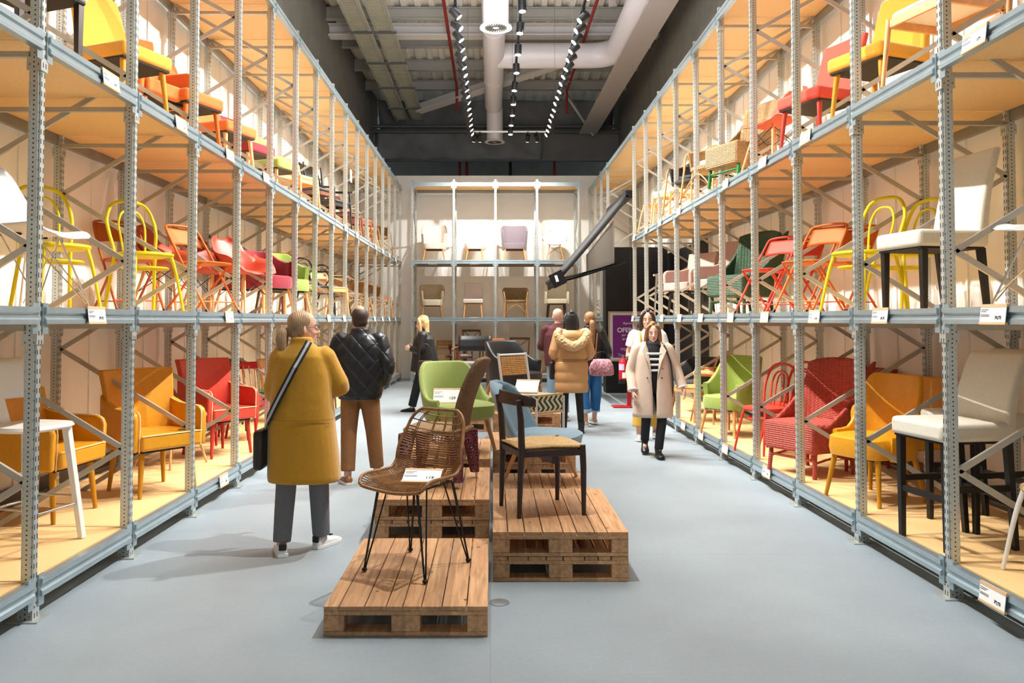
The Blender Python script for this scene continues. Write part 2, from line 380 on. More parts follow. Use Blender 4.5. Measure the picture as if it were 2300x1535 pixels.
# ventilated trays
TRAY = mat('cream_grille_metal', 'b4b2a2', .5, .1)
def tray(x, label):
    t = thing('ceiling_tray', label, 'ceiling grille', (x, 15, 7.4), 0, None)
    mb = MB(); yy = -7.
    while yy < 7.7:
        mb.box((0, yy, 0), (.3, .035, .012)); yy += .075
    mb.build('grille_slats', mat('grille_slats', 'a19d88', .6), t, smooth=False)['kind'] = 'stuff'
    mb = MB()
    for s in (-1, 1):
        for q in (0, .022, .044): mb.box((s*(.185-q), .3, .005), (.012, 15.2, .05))
    mb.box((0, .3, .03), (.3, 15.2, .006))
    mb.build('tray_frame', TRAY, t, smooth=False)
    for yy in (-5, -3.1, -1.2, .7, 2.6, 4.5, 6.4):
        MB().box((0, yy, -.03), (.46, .05, .04)).build('tray_bracket', GREYP, t, smooth=False)
tray(-2.66, 'long cream slotted grille at the ceiling, nearer the left wall')
tray(-2.18, 'long cream slotted grille at the ceiling, nearer the central duct')
# ducts
DUCT = mat('white_duct', 'd9d6dc', .45, .1)
DIFF = mat('diffuser_white', 'e6e4dc', .5)
t = thing('ventilation_duct', 'white round ventilation duct along the ceiling with branch turning right', 'duct', (0, 0, 0))
MB().tube([(.02, 3, 7.22), (.02, 20.6, 7.22)], .225, 28).build('main_pipe', DUCT, t)
for yy in (6, 9, 12, 15, 18.2):
    MB().tube([(.02, yy, 7.22), (.02, yy+.05, 7.22)], .232, 28).build('joint_ring', DUCT, t)
pts = [(.1, 16.75, 7.25), (1.6, 16.75, 7.25), (2.1, 16.75, 7.25)]+[(2.1+.55*sin(a), 16.75-.55+.55*cos(a), 7.25) for a in [R(q) for q in range(12, 91, 12)]]+[(2.66, 15.5, 7.25), (2.68, 3, 7.25)]
MB().tube(pts, .265, 28).build('branch_pipe', DUCT, t)
def drop(yy, zb, r):
    MB().tube([(.05, yy, 7.2), (.05, yy, zb)], r, 28).build('drop_pipe', DUCT, t)
    d = MB().rings([(zb+.03, r, r, .05, yy), (zb, r+.05, r+.05, .05, yy), (zb-.02, r+.055, r+.055, .05, yy), (zb-.012, r+.02, r+.02, .05, yy)], 32).build('diffuser', DIFF, t)
    mb = MB()
    for k in range(24):
        a = 2*pi*k/24; mb.box((.05+cos(a)*r*.55, yy+sin(a)*r*.55, zb-.018), (r*.62, .012, .01), rz=a+.35)
    mb.build('vane', mat('vane_grey', '55554f', .6), d, smooth=False)  # vanes in a darker grey than the diffuser
drop(12.9, 6.42, .215); drop(20.75, 6.3, .215)
# ------------------------------------------------------------------ pallet racks
LEV = [.20, 1.61, 3.04, 4.98]
def upright_mesh(h, rear=False):
    mb = MB(); mb.box((0, 0, h/2), (.064, .036, h)); mb.box((.0, 0, h/2), (.044, .054, h))
    mb.box((0, 0, .004), (.16, .12, .008))
    for z in LEV: mb.box((0, 0, z-.16), (.076, .062, .07))
    return mb
def beam_poly(sx):
    p = [(-.02, -.09), (.024, -.09), (.024, -.066), (.012, -.056), (.012, -.04), (.024, -.03), (.024, 0), (.008, 0), (-.02, 0)]
    return [(sx*a, b) for a, b in p]
def make_rack(name, label, org, rot, ks, y_at, depth, tops, missing=()):
    # local frame: x = along the rack, y = depth away from the aisle; front at y=0
    t = thing(name, label, 'shelving rack', org, rot)
    mu = upright_mesh(5.06); me = None; mr = None
    for k in ks:
        x = y_at(k)
        for dd in (0, depth):
            if me is None:
                # posts are built turned, so that the slotted face looks at the aisle
                o = MB(); o.v = [(b, a, c) for a, b, c in mu.v]; o.f = mu.f; ob = o.build('upright', UPR, t, smooth=False); me = ob.data
            else:
                ob = bpy.data.objects.new('upright', me); COL.objects.link(ob); ob.parent = t
            ob.location = (x, dd, 0)
        mb = MB(); zf = [.70, 1.93, 3.16, 4.39]; zb = [.08, 1.31, 2.55, 3.78, 4.95]
        for i, z in enumerate(zf):
            for q in (zb[i], zb[i+1]): mb.bar((x+.012, .03, z), (x+.012, depth-.03, q), .02, .034)
        for z in (LEV[0]-.11, LEV[1]-.11, LEV[2]-.11, 4.85): mb.bar((x-.012, .03, z), (x-.012, depth-.03, z), .03, .03)
        mb.build('bracing', BRACE, t, smooth=False)
    for i, k in enumerate(ks[:-1]):
        if ks[i+1] != k+1: levels = (4.98,)
        else: levels = LEV
        x0, x1 = y_at(k), y_at(ks[i+1]); xm = (x0+x1)/2; L = x1-x0
        for z in levels:
            b = MB(); b.prism(beam_poly(-1), 'x', x0+.03, x1-.03)
            b.v = [(a, c-.03, d+z) for a, c, d in b.v]
            for xx in (x0+.045, x1-.045): b.box((xx, -.034, z-.06), (.05, .012, .16))
            b.build('beam', STEEL, t, smooth=False)
            r = MB(); r.box((xm, depth+.01, z-.05), (L-.06, .04, .1)); r.build('rear_beam', SREAR, t, smooth=False)
            nb = 1 if L < 1.3 else 3
            for j in range(nb):
                c = x0+L*(j+.5)/nb
                s = MB(); s.box((c, depth/2, z-.016), (L/nb-.012, depth-.03, .022)); s.build('shelf_board', BOARD, t, smooth=False)
    return t
# left rack: local x -> world +Y, local y -> world -X   (rotate by +90 deg)
yl = lambda k: 4.076+1.07*k
make_rack('storage_rack', 'tall galvanised pallet rack full of chairs along the left wall', (-XL-.04, 0, 0), pi/2, list(range(-1, 16)), yl, DEP, 1)
yr = lambda k: 4.40+1.08*k
def mirrored(tt):
    pass
# right rack: local x -> world -Y, local y -> world +X  (rotate by -90 deg), so distances run backwards
yr_neg = lambda k: -(4.40+1.08*(-k))
make_rack('storage_rack', 'tall galvanised pallet rack full of chairs along the right wall', (XR+.04, 0, 0), -pi/2, [-15, -14, -13, -12]+list(range(-9, 2)), yr_neg, DEP, 1)
xe = lambda k: -2.015+1.04*k
make_rack('storage_rack', 'four bay galvanised pallet rack across the back wall', (0, 19.5, 0), 0, list(range(0, 5)), xe, .95, 1)

# ------------------------------------------------------------------ spotlights on tracks
TZ = 5.85
HEADS = []
def spot_head(label, loc, target, group, glow=True, watts=None, small=False):
    t = thing('track_spotlight', label, 'spotlight', loc, 0, group)
    d = (Vector(target)-(Vector(loc)-Vector((0, 0, .13)))).normalized()
    q = d.to_track_quat('-Z', 'Y').to_matrix()
    c = Vector((0, 0, -.13))
    mb = MB(); mb.tube([(0, 0, 0), (0, 0, -.07)], .016, 8); mb.box((0, 0, -.01), (.04, .12, .03)); mb.build('mount', BLKMET, t)
    mb = MB(); a = c-d*.085; b = c+d*.075
    mb.tube([a, c-d*.08, c+d*.07, b], [.045, .055, .055, .052], 16); o = mb.build('lamp_body', BLKMET, t)
    e = b+d*.002
    MB().tube([e, e+d*.004], .044, 16).build('lens', LENS if glow else mat('unlit_lens', '3a3a3a', .2), t, smooth=False)
    if glow:
        l = bpy.data.lights.new('spotlight', 'SPOT'); l.energy = watts or SPOT_W; l.spot_size = R(74); l.spot_blend = .6; l.shadow_soft_size = .03; l.color = (1, .965, .91)
        lo = bpy.data.objects.new('light', l); COL.objects.link(lo); lo.parent = t; lo.location = e+d*.02; lo.rotation_euler = d.to_track_quat('-Z', 'Y').to_euler()
LENS = mat('lit_lens', 'ffffff', .4, emit='fff4e0', estr=14)
def track(x, label):
    t = thing('lighting_track', label, 'lighting track', (x, 10.2, TZ))
    MB().box((0, 0, .02), (.035, 15.3, .035)).build('rail', BLKMET, t, smooth=False)
    for yy in (-5, -1.5, 2, 5.5): MB().tube([(0, yy, .03), (0, yy, 2.2)], .003, 5).build('wire', GREYP, t)
track(-.51, 'black spotlight track left of the central duct'); track(.39, 'black spotlight track just right of the central duct'); track(1.25, 'black spotlight track right of the central duct')
t = thing('lighting_track', 'pale cross track joining the far ends of the spotlight rows', 'lighting track', (.37, 17.87, TZ))
MB().box((0, 0, .02), (1.76, .035, .035)).build('rail', mat('white_track', 'd8d8d4', .4), t, smooth=False)
ys = [4.5, 6.2, 7.9, 9.4, 10.55]+[11.0+.42*i for i in range(16)]
for i, yy in enumerate(ys):
    on = i < 5 or i % 2 == 0
    spot_head('black spotlight on the left track, '+(ORD[i-4]+' from the top of the photo' if i > 3 else ORD[i]+' of those overhead near the camera'), (-.51, yy, TZ), (3.2, yy+.25*((i*7) % 5-2), 1.8+.9*(i % 3-1)), 'spotlights of the left track', True, SPOT_W*(1.65 if i < 5 else .55))
for i, yy in enumerate([4.9, 6.6, 8.3, 9.9, 10.7]+[11.1+.42*i for i in range(16)]):
    spot_head('black spotlight on the right track, '+(ORD[i-4]+' from the top of the photo' if i > 3 else ORD[i]+' of those overhead near the camera'), (1.25, yy, TZ), (-3.05, yy+.25*((i*5) % 5-2), 1.8+.9*(i % 3-1)), 'spotlights of the right track', True, SPOT_W*(1.65 if i < 5 else .55))
for i, yy in enumerate([7.4, 9.4, 10.3, 11.1, 12.0, 12.9, 13.9, 14.8, 15.6, 16.4, 17.2]):
    spot_head('black spotlight on the middle track pointing down, '+(ORD[i-1]+' from the top of the photo' if i > 0 else 'overhead near the camera'), (.39, yy, TZ), (.25+.3*((i % 3)-1), yy-.35, 0), 'spotlights of the middle track', True, SPOT_W*.17)
for i, (xx, tx) in enumerate(((-.42, -1.5), (-.3, -.4), (.8, .6), (1.0, 1.5))):
    spot_head(('black spotlight at the left end of the cross track', 'black spotlight second from the left on the cross track', 'black spotlight third from the left on the cross track', 'black spotlight at the right end of the cross track')[i], (xx, 17.87, TZ), (tx, 20.6, 2.6), None, True, SPOT_W*.6)

# ------------------------------------------------------------------ chair builders (front of a chair faces local -Y)
def legs4(t, m, w, d, h, r=.02, splay=.05, tip=.65, name='leg', z0=0, fs=None):
    for sx in (-1, 1):
        for sy in (-1, 1):
            s = splay if sy > 0 or fs is None else fs
            MB().tube([(sx*(w/2), sy*d/2, h), (sx*(w/2+s), sy*(d/2+s), z0)], [r, r*tip], 10).build(name, m, t)
def sqlegs(t, m, w, d, h, s=.04, splay=0, back=.04, tp=.75):
    for sx in (-1, 1):
        for sy in (-1, 1):
            k = back if sy > 0 else 0
            MB().bar((sx*w/2, sy*d/2, h), (sx*(w/2+splay), sy*(d/2+splay)+k, 0), s, s, s*tp, s*tp, up=(0, 1, 0)).build('leg', m, t, smooth=False, bevel=.003)
def eiffel(t, legm, wirem, h=.42, w=.17, foot=.22, r=.014, wood=True):
    for sx in (-1, 1):
        for sy in (-1, 1):
            MB().tube([(sx*w*.75, sy*w*.75, h), (sx*foot, sy*foot, 0)], [r, r*.75] if wood else [.006, .006], 8).build('leg', legm, t)
            if not wood: pass
    mb = MB()
    for a, b in (((-1, -1), (1, -1)), ((1, -1), (1, 1)), ((1, 1), (-1, 1)), ((-1, 1), (-1, -1))):
        for za, zb in ((h-.02, h*.45), (h*.45, h-.02)):
            fa = w*.75+(foot-w*.75)*(1-za/h); fb = w*.75+(foot-w*.75)*(1-zb/h)
            mb.tube([(a[0]*fa, a[1]*fa, za), (b[0]*fb, b[1]*fb, zb)], .0035, 6)
    mb.build('wire_bracing', wirem, t)
def shell_surf(w=.23, d=.42, seat=.45, top=.82, arm=0., curl=.03, wt=None, lean=.13, front=.5):
    pr = [(-d*.52, seat-.035), (-d*.42, seat+.0), (-d*.15, seat-.012), (d*.2, seat-.02), (d*.42, seat+.04), (d*.5, seat+.13), (d*.5+lean*.45, seat+(top-seat)*.62), (d*.5+lean, top)]
    def cr(t):
        t = max(0, min(.9999, t))*(len(pr)-1); i = int(t); f = t-i
        g = lambda j: Vector((0, *pr[max(0, min(len(pr)-1, j))]))
        a, b, c, e = g(i-1), g(i), g(i+1), g(i+2)
        return .5*((2*b)+(c-a)*f+(2*a-5*b+4*c-e)*f*f+(3*b-a-3*c+e)*f**3)
    wt = wt or .72
    def P(u, v):
        p = cr(v); tg = (cr(min(1, v+.01))-cr(max(0, v-.01))).normalized(); n = Vector((0, -tg.z, tg.y))
        ww = w*(.86+.14*min(1, v/.12)) if v < .12 else w
        if v > .55: ww = w*(1-(1-wt)*((v-.55)/.45)**2.2)
        if v > .9: ww *= math.sqrt(max(.0, 1-((v-.9)/.115)**2))
        if v < .07: ww *= math.sqrt(max(0.02, 1-((.07-v)/.085)**2))
        lf = curl*(.6+1.2*min(1, v*1.4)); x = u*ww
        q = Vector((x, p.y, p.z))+n*lf*abs(u)**2.6
        if arm and .12 < v < .95:
            g = sin(pi*min(1, max(0, (v-.12)/.7)))**.7 if v < .82 else max(0, sin(pi*min(1, (v-.12)/.7)))
            au = max(0, (abs(u)-.62)/.38)**1.4
            if v < .62: q += Vector((math.copysign(.05, u)*au*g, 0, 0))+Vector((0, 0, 1))*arm*au*g
            else: q += Vector((math.copysign(.05, u)*au*g, -.1*au*g, .0))
        return q
    return P
def c_shell(t, col, legs='wood', arm=0., m=None, legm=None, w=.23, top=.82, curl=.035, thick=.008):
    P = shell_surf(w=w, arm=arm, curl=curl, top=top)
    MB().grid(P, 20, 30).build('shell', m or pla(col), t, solid=thick, ang=80)
    if legs == 'wood': eiffel(t, legm or BEECH, BLKMET)
    elif legs == 'chrome':
        for sx in (-1, 1):
            for sy in (-1, 1):
                MB().tube([(sx*.12, sy*.1, .43), (sx*.25, sy*.23, 0)], .006, 8).build('leg', CHROME, t)
        mb = MB()
        for sx in (-1, 1):
            mb.tube([(sx*.12, -.1, .43), (sx*.24, .2, .04)], .004, 6); mb.tube([(sx*.12, .1, .43), (sx*.24, -.2, .04)], .004, 6)
        mb.tube([(-.12, -.1, .43), (.23, -.21, .07)], .004, 6); mb.tube([(.12, -.1, .43), (-.23, -.21, .07)], .004, 6)
        mb.build('wire_bracing', CHROME, t)
        for sx in (-1, 1): MB().tube([(sx*.12, 0, .425), (sx*.12, 0, .445)], .022, 10).build('mount', DARK, t)
    else:
        legs4(t, legm or BEECH, .3, .28, .43, .02, .06)
def c_parson(t, col, legm, seat=.47, back=.98, w=.46, foot=False, m=None, taper=True, high=0, hi=False):
    m = m or fab(col); d = .48
    MB().box((0, -.01, seat-.05), (w, d, .11)).build('seat', m, t, bevel=.028, seg=3)
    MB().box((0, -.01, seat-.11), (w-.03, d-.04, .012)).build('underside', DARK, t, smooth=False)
    mb = MB(); n = 10; rings = []
    for i in range(n+1):
        v = i/n; z = seat-.1+(back-seat+.1)*v; y = .2+.02*v+.11*v*v; ww = w/2*(1-.07*v); th = .075-.02*v
        if i == n: z -= .0
        rings.append([(-ww, y-th/2, z), (-ww*.6, y-th/2+.008, z), (ww*.6, y-th/2+.008, z), (ww, y-th/2, z), (ww, y+th/2, z), (-ww, y+th/2, z)])
    mb.loft(rings).build('backrest', m, t, bevel=.02, seg=3, ang=60)
    sh = seat-.11
    if taper == 'sq': sqlegs(t, legm, w-.07, d-.08, sh, .042)
    else: legs4(t, legm, w-.1, d-.1, sh, .022, .03)
    if foot:
        a = (w-.07)/2; b = (d-.08)/2
        MB().bar((-a, -b, .3), (a, -b, .3), .025, .035).build('footrest', legm, t, smooth=False)
        MB().bar((-a, b+.02, .3), (a, b+.02, .3), .025, .035).build('footrest', legm, t, smooth=False)
        for s in (-1, 1): MB().bar((s*a, -b, .36), (s*a, b+.02, .36), .025, .035).build('stretcher', legm, t, smooth=False)
def c_tub(t, col, legm, m=None, w=.58, d=.54, seat=.46, back=.8, arm=.64, piping=None, under=True, sq=False, th=.05, splay=.05, fall=.45, legr=.022, amax=128, cushion=None):
    m = m or fab(col)
    MB().band(w, d, seat-.16, back, arm, th, lean=.05, fall=fall, amax=amax).build('backrest', m, t, ang=70)
    s = MB().rings([(seat-.15, w/2-.03, d/2-.01, 0, -.02), (seat-.1, w/2-.02, d/2, 0, -.02), (seat-.015, w/2-.03, d/2-.005, 0, -.02), (seat, w/2-.05, d/2-.03, 0, -.02)], 28, 3.6)
    s.build('seat', cushion or m, t)
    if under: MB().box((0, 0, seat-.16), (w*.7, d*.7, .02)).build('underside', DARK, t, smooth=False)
    if sq: sqlegs(t, legm, w-.14, d-.14, seat-.15, .04)
    else: legs4(t, legm, w-.16, d-.16, seat-.15, legr, splay)
def c_armchair(t, col, legm, m=None, pip=None, back=.86):
    # upholstered dining armchair with square seat, flared back and rounded arms
    m = m or lea(col); seat = .47
    MB().box((0, -.04, seat-.055), (.5, .5, .12)).build('seat', m, t, bevel=.022, seg=3)
    mb = MB(); rings = []
    for i in range(9):
        v = i/8; z = seat-.14+(back-seat+.14)*v; y = .2+.1*v*v; ww = .25+.05*v
        rings.append([(-ww, y-.05-.03*v, z), (-ww*.5, y-.02, z), (ww*.5, y-.02, z), (ww, y-.05-.03*v, z), (ww, y+.0, z), (ww*.5, y+.045, z), (-ww*.5, y+.045, z), (-ww, y, z)])
    mb.loft(rings).build('backrest', m, t, bevel=.012, ang=60)
    for s in (-1, 1):
        mb = MB(); poly = [(.24, seat-.12), (-.26, seat-.12), (-.27, seat+.12), (-.25, seat+.17), (-.2, seat+.19), (.05, seat+.2), (.2, seat+.24), (.25, seat+.3)]
        mb.prism(poly, 'x', s*.255, s*.305); mb.build('armrest', m, t, bevel=.018, seg=3, ang=70)
        if pip:
            MB().tube([(s*.256, a, b) for a, b in poly[1:]], .005, 6, sub=2).build('piping', pip, t)
    if pip:
        MB().tube([(-.25, -.29, seat), (.25, -.29, seat)], .005, 6).build('piping', pip, t)
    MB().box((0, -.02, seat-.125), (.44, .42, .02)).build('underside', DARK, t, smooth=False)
    legs4(t, legm, .4, .4, seat-.12, .024, .03, .6)
def c_bent(t, col, m=None, seatm=None, back=.89, arms=False, loops=2):
    m = m or pnt(col); sm = seatm or m; sh = .46
    MB().rings([(sh-.035, .195, .195), (sh-.02, .208, .205), (sh-.004, .205, .2), (sh, .19, .185)], 28, 2.2).build('seat', sm, t)
    MB().tube([(.165*cos(a), .165*sin(a), sh-.12) for a in [2*pi*k/20 for k in range(20)]], .009, 8, closed=True).build('ring', m, t)
    w = .19
    pts = [(-.2, .24, 0), (-.175, .19, .3), (-.165, .165, sh), (-.19, .2, .62), (-w, .24, .74), (-.13, .265, back-.03), (0, .27, back), (.13, .265, back-.03), (w, .24, .74), (.19, .2, .62), (.165, .165, sh), (.175, .19, .3), (.2, .24, 0)]
    MB().tube(pts, .0135, 10, sub=4).build('back_hoop', m, t)
    pts = [(-.085, .17, sh-.01), (-.1, .2, .6), (-.105, .225, .7), (-.07, .245, .79), (0, .25, .815), (.07, .245, .79), (.105, .225, .7), (.1, .2, .6), (.085, .17, sh-.01)]
    if loops > 1: MB().tube(pts, .009, 8, sub=4).build('inner_hoop', m, t)
    if loops > 2:
        MB().tube([(a*.45, b, c*.93+.03) for a, b, c in pts], .008, 8, sub=4).build('inner_hoop', m, t)
    for s in (-1, 1):
        MB().tube([(s*.14, -.13, sh-.02), (s*.165, -.165, .3), (s*.2, -.22, 0)], [.014, .013, .011], 10, sub=3).build('leg', m, t)
    if arms:
        MB().tube([(-.16, -.05, sh), (-.25, -.1, .62), (-.27, -.02, .68), (-.26, .12, .69), (-.2, .22, .7), (0, .265, .72), (.2, .22, .7), (.26, .12, .69), (.27, -.02, .68), (.25, -.1, .62), (.16, -.05, sh)], .011, 8, sub=4).build('arm_hoop', m, t)
def c_fold(t, col, m=None):
    m = m or pnt(col); sh = .45
    pts = [(-.2, -.27, 0), (-.2, 0, .4), (-.2, .12, .58), (-.19, .24, .76), (-.15, .265, .8), (0, .27, .81), (.15, .265, .8), (.19, .24, .76), (.2, .12, .58), (.2, 0, .4), (.2, -.27, 0)]
    MB().tube(pts, .011, 8, sub=3).build('front_frame', m, t)
    MB().tube([(-.175, .27, 0), (-.175, -.15, .43), (-.16, -.19, .45), (.16, -.19, .45), (.175, -.15, .43), (.175, .27, 0)], .0105, 8).build('rear_frame', m, t)
    MB().tube([(-.175, .2, .1), (.175, .2, .1)], .007, 6).build('stretcher', m, t); MB().tube([(-.2, -.2, .1), (.2, -.2, .1)], .007, 6).build('stretcher', m, t)
    MB().rings([(sh-.012, .185, .19, 0, -.02), (sh+.004, .195, .2, 0, -.02), (sh+.012, .185, .19, 0, -.02)], 28, 4).build('seat', m, t)
    mb = MB(); mb.grid(lambda u, v: (u*.185*(1-.06*v), .18+.025*(1-u*u)+.095*v, .63+.155*v-.02*u*u*(1-v)), 12, 6); mb.build('backrest', m, t, solid=.012)
    for s in (-1, 1): MB().tube([(s*.2, -.27, 0), (s*.2, -.255, .025)], .015, 8).build('foot_cap', BLKMET, t)
def c_wood(t, m, seatm=None, style='slat', arms=False, back=.82, backm=None, w=.44, d=.42, sh=.46, pad=False, armm=None):
    sm = seatm or m; bm = backm or m
    for s in (-1, 1):
        MB().tube([(s*(w/2-.02), -d/2+.02, sh-.02 if not arms else sh+.2), (s*(w/2-.0), -d/2-.02, 0)], [.019, .013], 10).build('leg', m, t)
        top = back if style not in ('spindle',) else sh
        MB().tube([(s*(w/2), d/2+.09, 0), (s*(w/2-.02), d/2, sh), (s*(w/2-.01), d/2+.03, sh+.2), (s*(w/2), d/2+.09, top)] if top > sh+.1 else [(s*w/2, d/2+.05, 0), (s*(w/2-.03), d/2-.03, sh)], [.014, .019, .018, .014] if top > sh+.1 else [.013, .019], 10).build('leg', m, t)
    if pad: MB().box((0, -.0, sh), (w, d, .06)).build('seat', sm, t, bevel=.022, seg=3)
    else: MB().rings([(sh-.025, w/2-.01, d/2-.01), (sh-.01, w/2, d/2), (sh+.004, w/2-.005, d/2-.005)], 28, 5).build('seat', sm, t)
    mb = MB()
    for s in (-1, 1): mb.bar((s*(w/2-.02), -d/2+.01, sh-.05), (s*(w/2-.02), d/2, sh-.05), .02, .05)
    mb.bar((-w/2, -d/2+.02, sh-.05), (w/2, -d/2+.02, sh-.05), .02, .05); mb.bar((-w/2, d/2-.01, sh-.05), (w/2, d/2-.01, sh-.05), .02, .05)
    mb.build('seat_rail', m, t, smooth=False)
    def crest(z0, z1, y, c=.05, th=.02, mm=bm, ex=.0, nm='crest_rail'):
        mb = MB(); mb.grid(lambda u, v: (u*(w/2+ex), y+c*(1-u*u)+.03*v*(z1-z0)/.1, z0+(z1-z0)*v), 12, 3); mb.build(nm, mm, t, solid=th)
    if style == 'slat': crest(back-.13, back, d/2+.05); crest(sh+.14, sh+.19, d/2+.01)
    elif style == 'pad': crest(back-.24, back-.02, d/2+.02, .05, .04)
    elif style == 'panel': crest(sh+.1, back, d/2+.01, .04, .016)
    elif style == 'x':
        crest(back-.05, back, d/2+.055, .03, .02)
        for s in (-1, 1): MB().tube([(s*(w/2-.02), d/2+.01, sh+.02), (0, d/2+.07, (sh+back)/2), (-s*(w/2-.02), d/2+.07, back-.04)], .009, 8, sub=3).build('cross_rod', m, t)
    elif style == 'spindle':
        crest(back-.075, back, d/2+.06, .03, .025, bm, .03)
        for k in range(6):
            u = -1+2*k/5; MB().tube([(u*(w/2-.05), d/2-.03, sh), (u*(w/2-.0), d/2+.08, back-.04)], .008, 8).build('spindle', BEECH, t)
    if arms:
        for s in (-1, 1):
            MB().tube([(s*(w/2+.0), d/2+.04, sh+.24), (s*(w/2+.04), 0, sh+.22), (s*(w/2+.02), -d/2-.01, sh+.2)], [.013, .02, .017], 8, sub=3).build('armrest', armm or m, t)
def c_wing(t, col, m=None, legm=None, frame=None):
    m = m or wkr(col); seat = .45
    MB().box((0, -.06, seat-.12), (.56, .54, .25)).build('seat', m, t, bevel=.03, seg=3)
    mb = MB()
    mb.grid(lambda u, v: (u*(.27+.03*v), .22+.16*v-.1*abs(u)**2, seat-.05+.6*v-.05*abs(u)**3*v), 16, 10); mb.build('backrest', m, t, solid=.045, ang=80)
    for s in (-1, 1):
        mb = MB(); mb.grid(lambda u, v: (s*(.29+.02*v), .26+.14*v-(.5*(u+1))*(.1+.36*(1-v)**2), seat-.02+.55*v*(1-.12*(u+1)/2)), 8, 10); mb.build('wing', m, t, solid=.03, ang=80)
    for sx in (-1, 1):
        for sy in (-1, 1): MB().tube([(sx*.24, sy*.22-.05, seat-.24), (sx*.25, sy*.24-.05, 0)], .019, 10).build('leg', legm or m, t)
    mb = MB()
    for s in (-1, 1): mb.tube([(s*.245, -.28, .13), (s*.245, 0, .17), (s*.245, .18, .13)], .011, 8)
    mb.tube([(-.245, -.28, .15), (.245, -.28, .15)], .011, 8); mb.build('stretcher', legm or m, t)
def c_rattan_arm(t, m=None, fm=None, back=.8, cush=None):
    m = m or WICK; fm = fm or RATTAN
    MB().band(.58, .54, .42, back, .66, .02, lean=.07, amax=122).build('backrest', m, t, ang=70)
    MB().rings([(.38, .25, .24), (.4, .27, .26), (.43, .27, .26), (.45, .24, .23)], 24, 3).build('seat', m, t)
    if cush: MB().rings([(.45, .22, .21), (.47, .24, .22), (.5, .23, .21), (.51, .2, .18)], 24, 3).build('cushion', cush, t)
    for sx in (-1, 1):
        MB().tube([(sx*.3, -.3, 0), (sx*.27, -.26, .4), (sx*.3, -.2, .62), (sx*.31, -.05, .67), (sx*.29, .15, .72)], .013, 8, sub=3).build('leg', fm, t)
        MB().tube([(sx*.24, .3, 0), (sx*.23, .22, .4)], .013, 8).build('leg', fm, t)
    mb = MB()
    for a, b in (((-.28, -.28), (.28, -.28)), ((-.28, -.28), (-.24, .27)), ((.28, -.28), (.24, .27))):
        mb.tube([(a[0], a[1], .1), ((a[0]+b[0])/2, (a[1]+b[1])/2, .33), (b[0], b[1], .1)], .008, 6, sub=4)
    mb.build('arched_brace', fm, t)
def c_stool(t, m, sh=.7, back=.42):
    legs = []
    for sx in (-1, 1):
        for sy in (-1, 1):
            MB().bar((sx*.15, sy*.13, sh-.03), (sx*.21, sy*.2, 0), .038, .045, .034, .036, up=(0, 1, 0)).build('leg', m, t, smooth=False, bevel=.004)
    MB().rings([(sh-.03, .2, .19), (sh-.015, .215, .21), (sh+.002, .205, .2)], 28, 3.2).build('seat', m, t)
    mb = MB(); mb.bar((0, .16, sh-.05), (0, .25, sh+.2), .07, .016); mb.build('back_post', m, t, smooth=False)
    MB().grid(lambda u, v: (u*(.2-.02*v), .2+.04*(1-u*u)+.05*v, sh+.14+.25*v), 12, 5).build('backrest', m, t, solid=.016)
    for y0, z0 in ((-.185, .22), (.185, .22)): MB().tube([(-.19, y0, z0), (.19, y0, z0)], .007, 8).build('footrest', CHROME, t)
    for s in (-1, 1): MB().tube([(s*.195, -.18, .26), (s*.195, .18, .26)], .007, 8).build('footrest', CHROME, t)
def chair(fn, label, cat, X, Y, Z, fx, fy, name='chair', group=None, **k):
    t = thing(name, label, cat, (X, Y, Z+.001), face(fx, fy), group)
    fn(t, **k); return t
# ------------------------------------------------------------------ chairs on the racks
D1, D2, D3 = LEV[0]-.004, LEV[1]-.004, LEV[2]-.004
YEL = 'fbe820'; ORF = 'e8792a'; COR = 'dd4f38'; CRM = '960f26'; GRN = '97a64a'; MUS = 'dd9a1e'; RED = 'e04232'
PIPE = mat('pale_piping', 'f0d8a0', .6)
MUSL = lea(MUS); REDL = lea('cf4634')
MUSLEG = pnt('dd9a1e'); REDLEG = pnt('d84638'); ORLEG = pnt('ea7a2c')
# left rack, floor level
chair(c_stool, 'white wooden bar stool on the lowest left shelf', 'bar stool', -2.78, 4.72, D1, 1, -.25, 'bar_stool', m=WHITE, sh=.72)
chair(c_armchair, 'mustard yellow armchair behind the white bar stool, nearest the left wall', 'armchair', -3.1, 5.45, D1, 1, -.1, 'armchair', col=MUS, legm=MUSLEG, pip=PIPE)
chair(c_armchair, 'mustard yellow armchair with pale piping on the lowest left shelf, near the front edge', 'armchair', -2.7, 6.25, D1, 1, -.75, 'armchair', col=MUS, legm=MUSLEG, pip=PIPE, back=.95)
chair(c_shell, 'faded coral shell chair with wooden legs behind the yellow armchair', 'chair', -3.0, 7.35, D1, 1, -.45, 'shell_chair', col='b8543e')
chair(c_armchair, 'coral red armchair with pale piping on the lowest left shelf', 'armchair', -2.78, 7.95, D1, 1, -.7, 'armchair', col='cf4634', legm=REDLEG, pip=PIPE, back=.95)
chair(c_wood, 'wooden spindle chair with red crest rail behind the coral armchair', 'chair', -3.05, 8.75, D1, 1, -.6, 'spindle_chair', m=pnt('d22c30'), style='spindle', back=.85)
chair(c_wood, 'spindle chair with dark green crest rail on the lowest left shelf', 'chair', -3.1, 9.85, D1, 1, -.5, 'spindle_chair', m=pnt('2d5a38'), style='spindle', back=.85)
chair(c_wood, 'bright red spindle chair behind the yellow coat, left rack', 'chair', -2.7, 9.0, D1, 1, -.6, 'spindle_chair', m=pnt('d8202c'), style='spindle', back=.85)
chair(c_wood, 'pale wooden chair in the lowest left bay behind the two shoppers', 'chair', -2.8, 10.6, D1, 1, -.6, 'wooden_chair', m=BEECH, style='slat')
